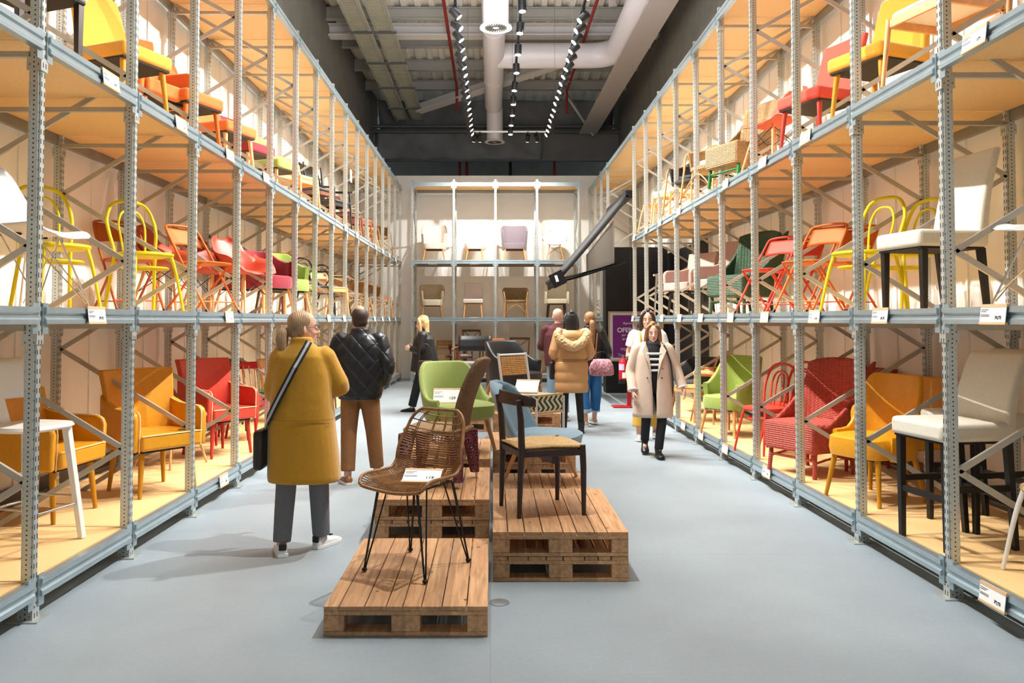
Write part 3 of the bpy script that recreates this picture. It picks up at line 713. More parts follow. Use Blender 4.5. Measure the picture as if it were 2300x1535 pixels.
chair(c_wood, 'dark padded armchair low in the left rack between the two shoppers', 'armchair', -2.7, 11.9, D1, 1, -.6, 'armchair', m=WALNUT, seatm=lea('1c1a1c'), backm=lea('1c1a1c'), style='pad', pad=True, arms=True)
chair(c_tub, 'black tub chair low in the left rack', 'armchair', -2.75, 13.1, D1, 1, -.6, 'tub_chair', col='1b1b1e', legm=OAK)
chair(c_wood, 'brown wooden chair low at the far end of the left rack', 'chair', -2.7, 15.5, D1, 1, -.6, 'wooden_chair', m=OAK, style='x')
chair(c_wood, 'coral seated chair low in the last bay of the left rack', 'chair', -2.7, 18.2, D1, 1, -.6, 'wooden_chair', m=BEECH, seatm=fab('d87a50'), style='slat', pad=True)
# left rack, middle level
chair(c_shell, 'white shell chair on chrome wire legs at the left edge', 'chair', -2.72, 4.6, D2, 1, -.05, 'shell_chair', col='f2f3f4', legs='chrome', w=.25, top=.85)
chair(c_bent, 'bright yellow bentwood style chair behind the white shell chair', 'chair', -3.02, 5.42, D2, 1, -.75, 'bentwood_chair', col=YEL)
chair(c_bent, 'bright yellow bentwood style chair on the middle left shelf, second of the pair', 'chair', -2.72, 6.12, D2, 1, -.8, 'bentwood_chair', col=YEL)
chair(c_fold, 'dull orange folding chair behind the yellow bentwood chair', 'folding chair', -3.15, 6.75, D2, 1, -.85, 'folding_chair', col='c8672a')
chair(c_shell, 'orange red shell armchair with wooden legs on the middle left shelf', 'armchair', -3.05, 7.3, D2, 1, -.1, 'shell_armchair', col='c8502e', arm=.16, w=.27)
chair(c_fold, 'bright orange folding chair near the edge of the middle left shelf', 'folding chair', -2.66, 7.15, D2, 1, -.45, 'folding_chair', col='ee8030')
chair(c_shell, 'coral shell armchair behind the orange folding chair', 'armchair', -3.0, 8.35, D2, 1, -.4, 'shell_armchair', col='cf4a3a', arm=.16, w=.27)
chair(c_shell, 'coral red shell armchair with wooden legs near the shelf edge, middle left shelf', 'armchair', -2.66, 8.35, D2, 1, -.45, 'shell_armchair', col='dc5238', arm=.16, w=.27)
chair(c_tub, 'crimson upholstered chair behind the coral shell armchairs', 'armchair', -3.05, 9.35, D2, 1, -.5, 'tub_chair', col=CRM, legm=BEECH)
chair(c_tub, 'crimson upholstered chair beside the green one, middle left shelf', 'armchair', -2.72, 9.3, D2, 1, -.5, 'tub_chair', col=CRM, legm=BEECH, back=.78)
chair(c_tub, 'small green upholstered armchair on the middle left shelf', 'armchair', -2.68, 10.1, D2, 1, -.5, 'tub_chair', col='8fa244', legm=BEECH, back=.82, w=.54, d=.5)
chair(c_wood, 'dark brown wooden armchair behind the green armchair', 'armchair', -2.9, 10.8, D2, 1, -.6, 'armchair', m=WALNUT, seatm=lea('2a2624'), style='slat', arms=True, pad=True)
chair(c_wood, 'pale beech chair with high crest on the middle left shelf', 'chair', -2.95, 11.6, D2, 1, -.6, 'wooden_chair', m=BEECH, style='spindle', back=.95)
chair(c_bent, 'first black bentwood armchair on the middle left shelf', 'armchair', -2.7, 11.9, D2, 1, -.6, 'bentwood_armchair', col='18181a', arms=True, m=BLKMET)
chair(c_wood, 'beech stool like chair between the black bentwood armchairs', 'chair', -2.62, 12.5, D2, 1, -.6, 'wooden_chair', m=BEECH, style='slat', back=.7)
chair(c_bent, 'second black bentwood armchair with a white seat pad', 'armchair', -2.72, 13.4, D2, 1, -.6, 'bentwood_armchair', col='18181a', arms=True, m=BLKMET, seatm=mat('white_pad', 'efefec', .7))
chair(c_rattan_arm, 'rattan armchair at the far middle of the left rack', 'armchair', -2.75, 14.8, D2, 1, -.6, 'rattan_armchair')
chair(c_shell, 'dark grey shell chair at the far middle of the left rack', 'chair', -2.7, 15.9, D2, 1, -.6, 'shell_chair', col='55565a')
chair(c_rattan_arm, 'rattan armchair in the second last bays of the left rack', 'armchair', -2.75, 17.0, D2, 1, -.6, 'rattan_armchair')
chair(c_wood, 'wooden chair with coral seat in the last bay of the left rack', 'chair', -2.7, 18.6, D2, 1, -.6, 'wooden_chair', m=BEECH, seatm=fab('d87a50'), style='x', pad=True)
# left rack, upper level
chair(c_parson, 'white upholstered chair with dark wooden legs at the top left corner', 'chair', -2.72, 4.5, D3, 1, -.35, 'dining_chair', col='f0eeea', legm=DKWOOD, taper='sq', seat=.5)
chair(c_parson, 'dark framed white chair at the left edge of the upper shelf', 'chair', -3.1, 3.6, D3, 1, -.3, 'dining_chair', col='efece6', legm=DKWOOD, taper='sq')
chair(c_parson, 'golden yellow covered chair on the upper left shelf', 'chair', -2.72, 5.72, D3, 1, -.4, 'dining_chair', col='e8a227', legm=pnt('e29a22'))
chair(c_armchair, 'orange upholstered armchair behind the orange dining chairs', 'armchair', -2.95, 6.6, D3, 1, -.4, 'armchair', col=ORF, m=fab(ORF), legm=ORLEG, back=1.0)
chair(c_parson, 'first orange chair with round orange legs on the upper left shelf', 'chair', -2.72, 6.85, D3, 1, -.4, 'dining_chair', col=ORF, legm=ORLEG, back=.85)
chair(c_parson, 'second orange chair with pale beech legs on the upper left shelf', 'chair', -2.74, 7.9, D3, 1, -.4, 'dining_chair', col='ec7426', legm=BEECH, back=.85)
chair(c_parson, 'crimson upholstered chair on the upper left shelf', 'chair', -2.8, 8.8, D3, 1, -.4, 'dining_chair', col=CRM, legm=BEECH, back=.85)
chair(c_parson, 'olive green upholstered chair on the upper left shelf', 'chair', -2.75, 9.75, D3, 1, -.4, 'dining_chair', col=GRN, legm=BEECH, back=.85)
chair(c_wood, 'tall pale wooden chair with open back behind the green chair', 'chair', -2.95, 10.35, D3, 1, -.4, 'wooden_chair', m=BEECH, style='slat', back=.95)
chair(c_wood, 'beech framed chair with thick pale seat on the upper left shelf', 'chair', -2.72, 10.85, D3, 1, -.4, 'wooden_chair', m=BEECH, style='panel', pad=True)
chair(c_wood, 'walnut chair with dark seat on the upper left shelf', 'chair', -2.7, 11.8, D3, 1, -.4, 'wooden_chair', m=WALNUT, seatm=lea('2b201b'), style='slat', pad=True, back=.75)
chair(c_wood, 'tall black armchair with high back on the upper left shelf', 'armchair', -2.72, 13.0, D3, 1, -.35, 'armchair', m=EBON, seatm=lea('1d1a18'), backm=lea('1d1a18'), style='panel', arms=True, pad=True, back=1.12, w=.54, d=.5)
chair(c_wood, 'brown and black wooden chair past the tall black armchair', 'chair', -2.68, 14.3, D3, 1, -.4, 'wooden_chair', m=WALNUT, seatm=EBON, style='panel')
chair(c_wood, 'reddish brown boxy chair near the far end of the upper left shelf', 'chair', -2.68, 15.4, D3, 1, -.4, 'wooden_chair', m=mat('red_brown_wood', '8a4a2c', .5), style='panel', pad=True)
chair(c_bent, 'pale bentwood chair near the far end of the upper left shelf', 'chair', -2.7, 16.6, D3, 1, -.4, 'bentwood_chair', col='b98a56', m=BEECH)
chair(c_rattan_arm, 'rattan chair in the last bays of the upper left shelf', 'armchair', -2.7, 18.0, D3, 1, -.4, 'rattan_armchair')
# right rack, floor level
CRMF = fab('e9e2d2', 'cream_fabric')
chair(c_parson, 'cream upholstered bar stool with black legs on the lowest right shelf, near the edge', 'bar stool', 2.79, 4.78, D1, -1, -.15, 'bar_stool', col='e9e2d2', m=CRMF, legm=EBON, taper='sq', seat=.74, back=1.15, foot=True, w=.46)
chair(c_parson, 'cream upholstered bar stool behind the nearer one, by the right wall', 'bar stool', 3.2, 5.2, D1, -1, -.2, 'bar_stool', col='e9e2d2', m=CRMF, legm=EBON, taper='sq', seat=.74, back=1.15, foot=True, w=.46)
chair(c_bent, 'white bentwood chair cut off by the right edge, lowest shelf', 'chair', 3.02, 4.14, D1, -1, -.3, 'bentwood_chair', col='f0efec', m=WHITE, seatm=mat('cane_seat', 'c9a878', .6))
chair(c_tub, 'mustard yellow leather chair with curved back on the lowest right shelf', 'chair', 2.88, 5.95, D1, -1, -.45, 'dining_chair', col=MUS, m=MUSL, legm=MUSLEG, back=.93, arm=.5, fall=.5, w=.54, seat=.48, sq=False, amax=112, th=.035)
chair(c_armchair, 'mustard yellow armchair behind the yellow leather chair, right rack', 'armchair', 3.3, 6.3, D1, -1, -.3, 'armchair', col=MUS, legm=MUSLEG, back=.88)
chair(c_wing, 'red wicker wing chair on the lowest right shelf', 'wicker chair', 2.86, 7.0, D1, -1, -.5, 'wicker_armchair', col='cc5342')
chair(c_armchair, 'dark red armchair behind the red wicker chair', 'armchair', 3.3, 7.3, D1, -1, -.3, 'armchair', col='8c2a26', legm=REDLEG, back=.9)
chair(c_bent, 'bright red bentwood chair at the shelf edge, lowest right shelf', 'chair', 2.78, 8.05, D1, -1, -.5, 'bentwood_chair', col='ee4a38', loops=3)
chair(c_bent, 'bright red bentwood chair behind its twin, lowest right shelf', 'chair', 3.16, 8.4, D1, -1, -.5, 'bentwood_chair', col='ee4a38', loops=3)
chair(c_tub, 'lime green upholstered chair with beech legs on the lowest right shelf', 'armchair', 2.82, 9.3, D1, -1, -.6, 'tub_chair', col='9bad4c', legm=BEECH, back=.92, arm=.6)
chair(c_bent, 'natural bentwood armchair past the green chair, lowest right shelf', 'armchair', 2.92, 10.4, D1, -1, -.6, 'bentwood_armchair', col='8a5a38', m=OAK, arms=True)
chair(c_wood, 'light wooden chair at the edge behind the walking woman, right rack', 'chair', 2.72, 10.6, D1, -1, -.6, 'wooden_chair', m=BEECH, style='slat', back=.7)
chair(c_tub, 'dark tub chair by the black panel, lowest right shelf', 'armchair', 3.0, 11.6, D1, -1, -.6, 'tub_chair', col='232428', legm=WALNUT)
# right rack, middle level
chair(c_parson, 'tall cream parson chair with black legs on the middle right shelf', 'dining chair', 2.86, 5.1, D2, -1, -.15, 'dining_chair', col='efeae0', m=CRMF, legm=EBON, taper='sq', seat=.5, back=1.04, w=.44)
t = chair(c_shell, 'white seat chair with chrome tube frame at the right edge', 'chair', 3.08, 4.22, D2, -1, -.3, 'shell_chair', col='f2f3f4', legs='chrome', w=.25)
chair(c_bent, 'yellow bentwood style chair at the shelf edge, middle right shelf', 'chair', 2.82, 5.98, D2, -1, -.45, 'bentwood_chair', col=YEL)
chair(c_bent, 'yellow bentwood style chair behind its twin, middle right shelf', 'chair', 3.2, 6.1, D2, -1, -.3, 'bentwood_chair', col=YEL)
chair(c_fold, 'orange folding chair at the shelf edge, middle right shelf', 'folding chair', 2.85, 7.0, D2, -1, -.6, 'folding_chair', col='ee7a28')
chair(c_fold, 'orange folding chair behind the other orange one, middle right shelf', 'folding chair', 3.2, 7.15, D2, -1, -.6, 'folding_chair', col='ee7a28')
chair(c_fold, 'red folding chair at the shelf edge, middle right shelf', 'folding chair', 2.84, 8.1, D2, -1, -.6, 'folding_chair', col='f04c34')
chair(c_fold, 'red folding chair behind the nearer red one, middle right shelf', 'folding chair', 3.2, 8.3, D2, -1, -.6, 'folding_chair', col='f04c34')
chair(c_wing, 'dark green wicker wing chair on the middle right shelf', 'wicker chair', 2.95, 9.2, D2, -1, -.6, 'wicker_armchair', col='3f5c42')
chair(c_armchair, 'taupe upholstered armchair beside the green wicker chair', 'armchair', 3.05, 10.3, D2, -1, -.5, 'armchair', col='a98c80', m=fab('b39488'), legm=EBON, back=1.0)
chair(c_armchair, 'taupe upholstered armchair with rounded arms in front of the black panel', 'armchair', 2.86, 11.3, D2, -1, -.5, 'armchair', col='a98c80', m=fab('b39488'), legm=EBON, back=.92)
chair(c_wood, 'black seated chair with thin metal frame in front of the black panel', 'chair', 2.9, 12.5, D2, -1, -.6, 'metal_chair', m=CHROME, seatm=BLKMET, style='slat', back=.75, arms=True)
# right rack, upper level
chair(c_wood, 'beech chair with pale padded seat on the upper right shelf', 'chair', 2.82, 4.85, D3, -1, -.3, 'wooden_chair', m=BEECH, seatm=mat('pale_pad', 'e6e0d8', .7), style='slat', pad=False, back=.86, w=.48, d=.46)
chair(c_wood, 'brown wooden chair cut off by the top right corner', 'chair', 3.0, 3.95, D3, -1, -.3, 'wooden_chair', m=OAK, style='slat', back=.86, arms=True)
chair(c_parson, 'golden yellow covered chair with high back on the upper right shelf', 'chair', 2.85, 5.75, D3, -1, -.4, 'dining_chair', col='eba825', legm=pnt('e8a024'), back=1.0, w=.5)
chair(c_parson, 'coral red chair behind the golden yellow one, upper right shelf', 'chair', 2.85, 6.8, D3, -1, -.4, 'dining_chair', col='e24a34', legm=REDLEG, back=1.0, w=.5)
chair(c_shell, 'coral shell chair with wooden legs on the upper right shelf', 'chair', 2.8, 7.75, D3, -1, -.4, 'shell_chair', col='e9603e', w=.25)
chair(c_wing, 'woven natural lounge chair with green legs on the upper right shelf', 'wicker chair', 2.82, 8.75, D3, -1, -.4, 'wicker_armchair', col='b08a5c', m=WICK, legm=pnt('1f7a35'))
chair(c_rattan_arm, 'rattan armchair with white cushion on the upper right shelf', 'armchair', 2.8, 9.85, D3, -1, -.5, 'rattan_armchair', cush=mat('white_cushion', 'ece6da', .8))
chair(c_rattan_arm, 'black seated rattan armchair further along the upper right shelf', 'armchair', 2.8, 10.9, D3, -1, -.5, 'rattan_armchair', m=mat('black_weave', '26221f', .6), cush=mat('black_cushion', '222226', .8))
chair(c_wood, 'white seated wooden chair near the far end of the upper right shelf', 'chair', 2.75, 12.0, D3, -1, -.5, 'wooden_chair', m=BEECH, seatm=mat('white_cushion', 'ece6da', .8), style='slat', pad=True, back=.75)
chair(c_bent, 'natural bentwood chair in the last bay of the upper right shelf', 'chair', 2.75, 13.2, D3, -1, -.5, 'bentwood_chair', col='b98a56', m=BEECH)
chair(c_wood, 'wooden chair low in the far right rack behind the leather jacket', 'chair', 3.0, 18.2, D1, -1, -.5, 'wooden_chair', m=OAK, style='x')
chair(c_wood, 'coral backed chair on the middle shelf of the far right rack', 'chair', 3.0, 18.6, D2, -1, -.5, 'wooden_chair', m=BEECH, backm=fab('d87a50'), style='panel')
# back rack
YE = 19.98
chair(c_tub, 'pale pink armchair with beech legs, top left of the back rack', 'armchair', -1.5, YE, D3, .06, -1, 'tub_chair', col='ead8ca', legm=BEECH, back=.96, arm=.7, w=.6)
chair(c_tub, 'pale pink armless chair second from left on the top row of the back rack', 'chair', -.46, YE, D3, 0, -1, 'tub_chair', col='ecdacd', legm=BEECH, back=.9, arm=.47, w=.5)
chair(c_tub, 'mauve grey tub chair on the top row of the back rack', 'armchair', .55, YE, D3, 0, -1, 'tub_chair', col='857880', legm=BEECH, back=.95, arm=.78, w=.62)
chair(c_shell, 'white shell armchair top right in the back rack', 'armchair', 1.58, YE, D3, -.05, -1, 'shell_armchair', col='f0e8df', arm=.18, w=.27)
chair(c_tub, 'beige wicker tub chair in the middle row of the back rack, leftmost', 'armchair', -1.55, YE, D2, .1, -1, 'wicker_tub_chair', col='cdb997', m=mat('beige_wicker', 'cdb997', .6, 0, .12, 40, .8, 150, 'weave'), legm=OAK, back=.86, arm=.68, cushion=fab('cfc4ae'))
chair(c_parson, 'pale grey pink armchair with square back in the middle row of the back rack', 'armchair', -.5, YE, D2, 0, -1, 'dining_chair', col='d6c6bc', legm=BEECH, back=.9, w=.5)
chair(c_rattan_arm, 'open brown rattan armchair in the middle row of the back rack', 'armchair', .58, YE, D2, 0, -1, 'rattan_armchair', m=mat('brown_wicker', '9a7c55', .65, 0, .2, 40, .8, 150, 'weave'), back=.78)
chair(c_armchair, 'cream tufted armchair in the middle row of the back rack, rightmost', 'armchair', 1.62, YE, D2, 0, -1, 'armchair', col='e0d4b8', m=fab('e0d4b8'), legm=DKWOOD, back=.9)
chair(c_wood, 'light wooden chair behind the blonde woman, lowest row of the back rack', 'chair', -1.35, YE, D1, -.4, -1, 'wooden_chair', m=OAK, style='slat')
chair(c_wood, 'tall cross back bar chair, lowest row of the back rack', 'bar stool', -.5, 20.1, D1, .2, -1, 'cross_back_stool', m=mat('dark_oak', '7d5a38', .5), style='x', back=1.1, sh=.68, w=.46)
chair(c_wood, 'brown wooden armchair left of the cross back bar chair', 'armchair', -.8, 19.9, D1, .5, -1, 'armchair', m=WALNUT, seatm=fab('b8b0b0'), style='slat', arms=True, pad=True, back=.72)
chair(c_wood, 'cross back dining chair, lowest row of the back rack', 'chair', .65, YE, D1, -.15, -1, 'cross_back_chair', m=mat('dark_oak', '7d5a38', .5), style='x', back=.9, w=.5, seatm=mat('white_cushion', 'ece6da', .8))
chair(c_wood, 'beige chair beside the maroon sweater, lowest row of the back rack', 'chair', 1.5, YE, D1, -.3, -1, 'wooden_chair', m=OAK, seatm=fab('c0b49a'), backm=fab('c0b49a'), style='panel')

# ------------------------------------------------------------------ price cards
def price_card(label, loc, rz, tilt, text=None, group=None, size=(.2, .085), ink=True):
    t = thing('price_card', label, 'price card', loc, rz, group)
    # local: faces -Y
    rot = Matrix.Rotation(tilt, 3, 'X')
    def bx(name, c, d, m):
        mb = MB(); mb.box((0, 0, 0), d); mb.v = [tuple(rot @ (Vector(p)+Vector(c))) for p in mb.v]; return mb.build(name, m, t, smooth=False)
    w, h = size
    bx('card', (0, 0, h/2), (w, .003, h), CARD); bx('wood_strip', (0, .004, h+.004), (w+.006, .014, .016), STRIP); bx('wood_strip', (0, .004, 0), (w+.006, .014, .012), STRIP)
    if ink:
        mb = MB()
        for i, (ww, zz) in enumerate(((.3, .8), (.22, .7), (.34, .5), (.34, .42))): mb.box((-w*.47+w*ww/2, -.0022, h*zz), (w*ww, .0008, .003))
        mb.v = [tuple(rot @ Vector(p)) for p in mb.v]; mb.build('print', INK, t, smooth=False)
        o = text_mesh(text, h*.27, 'price', INK, t, rot @ Vector((w*.22, -.0025, h*.33)), (pi/2+tilt, 0, 0), bold=.0006)
    return t
nm = {0: 'lowest', 1: 'middle', 2: 'upper'}
def tags_left(lv, xs, near):
    for i, (px, txt) in enumerate(xs):
        Y = 2.35*F_PX/(CX-px); z = LEV[lv]-.085
        big = i < near
        price_card(('white price card %s on the %s left beam' % (('nearest the camera', 'second nearest the camera', 'third nearest the camera')[i], nm[lv])) if big else 'small white price card on the %s left beam, %s from the camera' % (nm[lv], ORD[i]),
                   (-XL+.032, Y, z), pi/2, -.12, txt, None if big else 'far price cards on the %s left beam' % nm[lv], ink=big)
def tags_right(lv, xs, near):
    for i, (px, txt) in enumerate(xs):
        Y = 2.52*F_PX/(px-CX); z = LEV[lv]-.085; big = i < near
        price_card(('white price card %s on the %s right beam' % (('nearest the camera', 'second nearest the camera', 'third nearest the camera', 'fourth nearest the camera')[i], nm[lv])) if big else 'small white price card on the %s right beam, %s from the camera' % (nm[lv], ORD[i]),
                   (XR-.032, Y, z), -pi/2, -.12, txt, None if big else 'far price cards on the %s right beam' % nm[lv], ink=big)
tags_left(1, [(208, '39,95'), (509, '59'), (735, ''), (770, ''), (839, ''), (857, ''), (872, ''), (886, '')], 2)
tags_left(2, [(233, '179'), (395, '119'), (507, '99'), (590, ''), (772, ''), (798, ''), (841, ''), (857, ''), (872, ''), (886, '')], 3)
tags_left(0, [(500, '139'), (580, '')], 1)
tags_right(1, [(2242, '74,95'), (1985, '69,95'), (1836, '39,95'), (1723, ''), (1646, ''), (1578, ''), (1530, ''), (1490, ''), (1424, '')], 3)
tags_right(2, [(2210, '179'), (1820, '119'), (1722, '99'), (1637, ''), (1530, ''), (1487, ''), (1456, ''), (1428, '')], 3)
tags_right(0, [(2229, '79,95'), (1724, '99'), (1631, ''), (1577, ''), (1537, '')], 2)
for x, lv, l in ((-1.5, 2, 'white card under the left chair of the back rack top row'), (-.46, 2, 'white card under the second chair of the back rack top row'), (1.65, 2, 'white card under the right chair of the back rack top row'), (-.46, 1, 'white card under the second chair of the back rack middle row')):
    price_card(l, (x, 19.5-.045, LEV[lv]-.1), 0, -.1, '', None, ink=False, size=(.21, .1))
tt = thing('hanging_card', 'small white card hung on an upright of the left rack beside the black armchair', 'card', (-XL+.03, 12.75, 3.9))
MB().box((0, 0, 0), (.01, .13, .2)).build('card', CARD, tt, smooth=False)
# ------------------------------------------------------------------ pallets in the aisle
def pallet(label, x0, y0, z, w=.8, d=1.2, group=None):
    t = thing('wooden_pallet', label, 'pallet', (x0+w/2, y0+d/2, z), 0, group)
    rnd = random.Random(int((x0+y0+z)*1000))
    # top deck boards run away from the viewer
    ws = [.095, .075, .12, .07, .1, .085, .115, .1]; gaps = (w-sum(ws))/(len(ws)-1); x = -w/2; rnd.shuffle(ws)
    for q in ws:
        MB().box((x+q/2, 0, .133+rnd.uniform(-.001, .001)), (q, d-rnd.uniform(0, .006), .022)).build('deck_board', PINE, t, smooth=False, bevel=.002); x += q+gaps
    for y in (-d/2+.05, 0, d/2-.05):
        MB().box((0, y, .111), (w, .1 if y else .14, .02)).build('cross_board', PINE, t, smooth=False, bevel=.002)
        MB().box((0, y, .011), (w, .1, .02)).build('bottom_board', PINE, t, smooth=False, bevel=.002)
        for i, x in enumerate((-w/2+.05, 0, w/2-.05)):
            MB().box((x, y, .061), (.1 if i != 1 else .14, .1 if y else .14, .078)).build('block', PINE, t, smooth=False, bevel=.003)
    return t
P0 = .001
pallet('single pallet at the front, under the rattan shell chair', -.825, 3.86, P0)
pallet('top pallet of the front right stack, under the dark wood chair', .0, 4.66, .146+P0)
pallet('bottom pallet of the front right stack', .0, 4.66, P0)
pallet('top pallet of the second left stack, under the rope chair', -.825, 5.5, .146+P0)
pallet('bottom pallet of the second left stack', -.825, 5.5, P0)
pallet('single low pallet under the pale blue chair', .0, 6.0, P0)
pallet('top pallet of the third left stack, under the lime green chair', -.825, 7.1, .146+P0)
pallet('bottom pallet of the third left stack', -.825, 7.1, P0)
pallet('top pallet of the stack under the white framed woven chair', .0, 7.6, .146+P0)
pallet('bottom pallet of the stack under the white framed woven chair', .0, 7.6, P0)
for k in range(3): pallet(('bottom', 'middle', 'top')[k]+' pallet of the stack under the black tub chair', .0, 9.3, P0+.146*k)
for k in range(3): pallet(('bottom', 'middle', 'top')[k]+' pallet of the far left stack, under the black backed armchair', -.825, 10.9, P0+.146*k)
for k in range(2): pallet(('bottom', 'top')[k]+' pallet of the far right stack behind the black tub chair', .0, 12.2, P0+.146*k)
H1, H2, H3 = .146, .292, .438

# ------------------------------------------------------------------ rattan shell chair with hairpin legs
def rattan_shell():
    t = thing('rattan_shell_chair', 'open rattan shell chair on black hairpin legs on the front pallet', 'chair', (-.435, 4.46, H1+.001), face(-.5, -.86))
    P = shell_surf(w=.225, d=.43, seat=.49, top=.84, curl=.05, wt=.74, lean=.11)
    RT = mat('brown_rattan', '94683c', .5, 0, .25, 40)
    mb = MB(); rows = 46
    for j in range(rows+1):
        v = .03+.93*j/rows
        if .86 < v < .95 and j % 2: continue
        us = [-1+2*i/16 for i in range(17)]
        mb.tube([P(u, v)+Vector((0, 0, .002*(i % 2))) for i, u in enumerate(us)], .0042, 5)
    mb.build('seat_weave', RT, t)
    mb = MB()
    for u in (-.82, -.78, -.4, -.36, 0, .04, .4, .36, .82, .78):
        mb.tube([P(u, .02+.96*i/40) for i in range(41)], .0035, 5)
    mb.build('ribs', RT, t)
    loop = [P(-1, .04+.86*i/30) for i in range(31)]
    loop += [P(-1, .9+.08*i/5) for i in range(1, 6)]+[P(1, .98-.08*i/5) for i in range(6)]+[P(1, .9-.86*i/30) for i in range(1, 31)]
    loop += [P(1-2*i/8, .012+.02*abs(1-i/4)) for i in range(0, 9)]
    MB().tube(loop, .0095, 8, closed=True).build('rim', RT, t)
    for sx in (-1, 1):
        for sy in (-1, 1):
            foot = Vector((sx*.205, sy*.2+(.03 if sy > 0 else 0), .012)); tp = Vector((sx*.13, sy*.13, .475))
            mb = MB()
            for dx, dy in ((-.035, 0), (.035, 0), (0, .035*sy)):
                mb.tube([tp+Vector((dx, dy, 0)), foot+Vector((dx*.12, dy*.12, 0))], .0045, 6)
            mb.build('leg', BLKMET, t)
            MB().ell(foot, (.016, .016, .012), 10, 6).build('foot', BLKMET, t)
    mb = MB(); mb.tube([(-.15, -.13, .475), (.15, -.13, .475), (.15, .13, .475), (-.15, .13, .475)], .006, 6, closed=True); mb.build('under_frame', BLKMET, t)
rattan_shell()
t = price_card('white price card lying on the rattan shell chair seat', (-.4, 4.34, H1+.505), face(-.1, -1), -1.2, '119', None, size=(.21, .12))

# ------------------------------------------------------------------ dark wood chair with cord seat
def cord_chair():
    t = thing('cord_seat_chair', 'dark wooden chair with woven cord seat on the front right pallets', 'dining chair', (.335, 5.22, H2+.001), face(.95, .3))
    for s in (-1, 1):
        MB().tube([(s*.18, .235, 0), (s*.185, .225, .3), (s*.19, .22, .42), (s*.2, .23, .62), (s*.215, .25, .745)], [.014, .021, .023, .021, .017], 12).build('rear_leg', DKWOOD, t)
        MB().tube([(s*.225, -.19, 0), (s*.22, -.19, .3), (s*.215, -.185, .445)], [.014, .02, .021], 12).build('front_leg', DKWOOD, t)
    rows = []
    for i in range(21):
        u = -1+2*i/20; x = u*.265; y = .185+.09*(1-u*u); hh = .045+.012*(1-u*u)-.012*abs(u)**4; th = .016+.008*(1-abs(u))
        if abs(u) > .8: y -= .02*(abs(u)-.8)/.2
        rows.append([(x, y-th, .70+.03*(1-u*u)*0), (x, y-th, .72+hh), (x, y+th*.6, .735+hh), (x, y+th, .71)])
    MB().loft(rows).build('backrest', DKWOOD, t, bevel=.005, ang=60)
    mb = MB()
    for a, b in (((-.215, -.185), (.215, -.185)), ((-.19, .22), (.19, .22)), ((-.215, -.185), (-.19, .22)), ((.215, -.185), (.19, .22))):
        mb.bar((a[0], a[1], .4), (b[0], b[1], .4), .026, .04)
    mb.build('seat_rail', DKWOOD, t, smooth=False, bevel=.005)
    mb = MB(); mb.bar((-.19, .0, .355), (.19, .0, .355), .03, .05); mb.build('stretcher', DKWOOD, t, smooth=False)
    cord = mat('paper_cord', 'c4a06c', .7, 0, .2, 60)
    mb = MB(); n = 17
    Cn = [Vector((-.225, -.2, .43)), Vector((.225, -.2, .43)), Vector((.19, .235, .43)), Vector((-.19, .235, .43))]; c = Vector((0, .01, .415))
    for e in range(4):
        a, b = Cn[e], Cn[(e+1) % 4]
        for k in range(n):
            f = (k+.5)/n; p = a.lerp(c, f); q = b.lerp(c, f)
            z = .012*(1-f)
            mb.tube([p+Vector((0, 0, z-.004)), p.lerp(q, .5)+Vector((0, 0, z+.004)), q+Vector((0, 0, z-.004))], .0085, 5)
    mb.rings([(.395, .2, .2, 0, .015), (.41, .21, .21, 0, .015), (.425, .19, .19, 0, .015)], 16, 6)
    mb.build('woven_seat', cord, t)
cord_chair()

# ------------------------------------------------------------------ rope chair with crochet skirted legs
def rope_chair():
    t = thing('rope_chair', 'tall backed rope chair with mauve crochet covered legs on the second left pallets', 'chair', (-.42, 6.12, H2+.001), face(-.93, .25))
    rope = mat('jute_rope', 'b08e66', .8, 0, .2, 50, .9, 260, 'weave')
    drope = mat('brown_rope_back', '8d6a48', .8, 0, .25, 50, .9, 300, 'weave')
    MB().rings([(.385, .2, .21), (.395, .235, .245), (.415, .24, .25), (.43, .22, .23)], 28, 4).build('seat', rope, t)
    MB().grid(lambda u, v: (u*(.19+.03*v-.04*v**6), .2+.03*v+.15*v*v-.02*u*u, .4+.56*v-.02*abs(u)**4*v), 16, 16).build('backrest', drope, t, solid=.03, ang=80)
    mb = MB()
    for u in (-.6, -.2, .2, .6): mb.tube([(u*(.19+.03*v), .2+.03*v+.15*v*v-.02*u*u-.018, .4+.54*v) for v in [i/10 for i in range(11)]], .005, 6)
    mb.build('back_cord', mat('pale_cord', 'c9b79a', .8), t)
    mv = mat('mauve_yarn', '8a4658', .85, 0, .2, 60)
    for sx in (-1, 1):
        for sy in (-1, 1):
            MB().tube([(sx*.2, sy*.2, .39), (sx*.225, sy*.24, 0)], .009, 8).build('leg', CHROME, t)
            rings = []
            for i in range(15):
                v = i/14; z = .385-.34*v; r = .062-.032*v; cx = sx*(.185+.032*v); cy = sy*(.19+.038*v)
                rings.append([(cx+r*cos(2*pi*k/12+i*.26), cy+r*sin(2*pi*k/12+i*.26), z) for k in range(12)])
            MB().loft(rings, cap=False).build('crochet_cover', mv, t, wire=.013)
    def skirt(a, b):
        mb = MB(); mb.grid(lambda u, v: (a[0]+(b[0]-a[0])*(u+1)/2, a[1]+(b[1]-a[1])*(u+1)/2, .385-v*(.05+.11*u*u)), 18, 4); mb.build('crochet_skirt', mv, t, wire=.011)
    q = .225
    for a, b in (((-q, -q), (q, -q)), ((q, -q), (q, q)), ((q, q), (-q, q)), ((-q, q), (-q, -q))): skirt(a, b)
rope_chair()

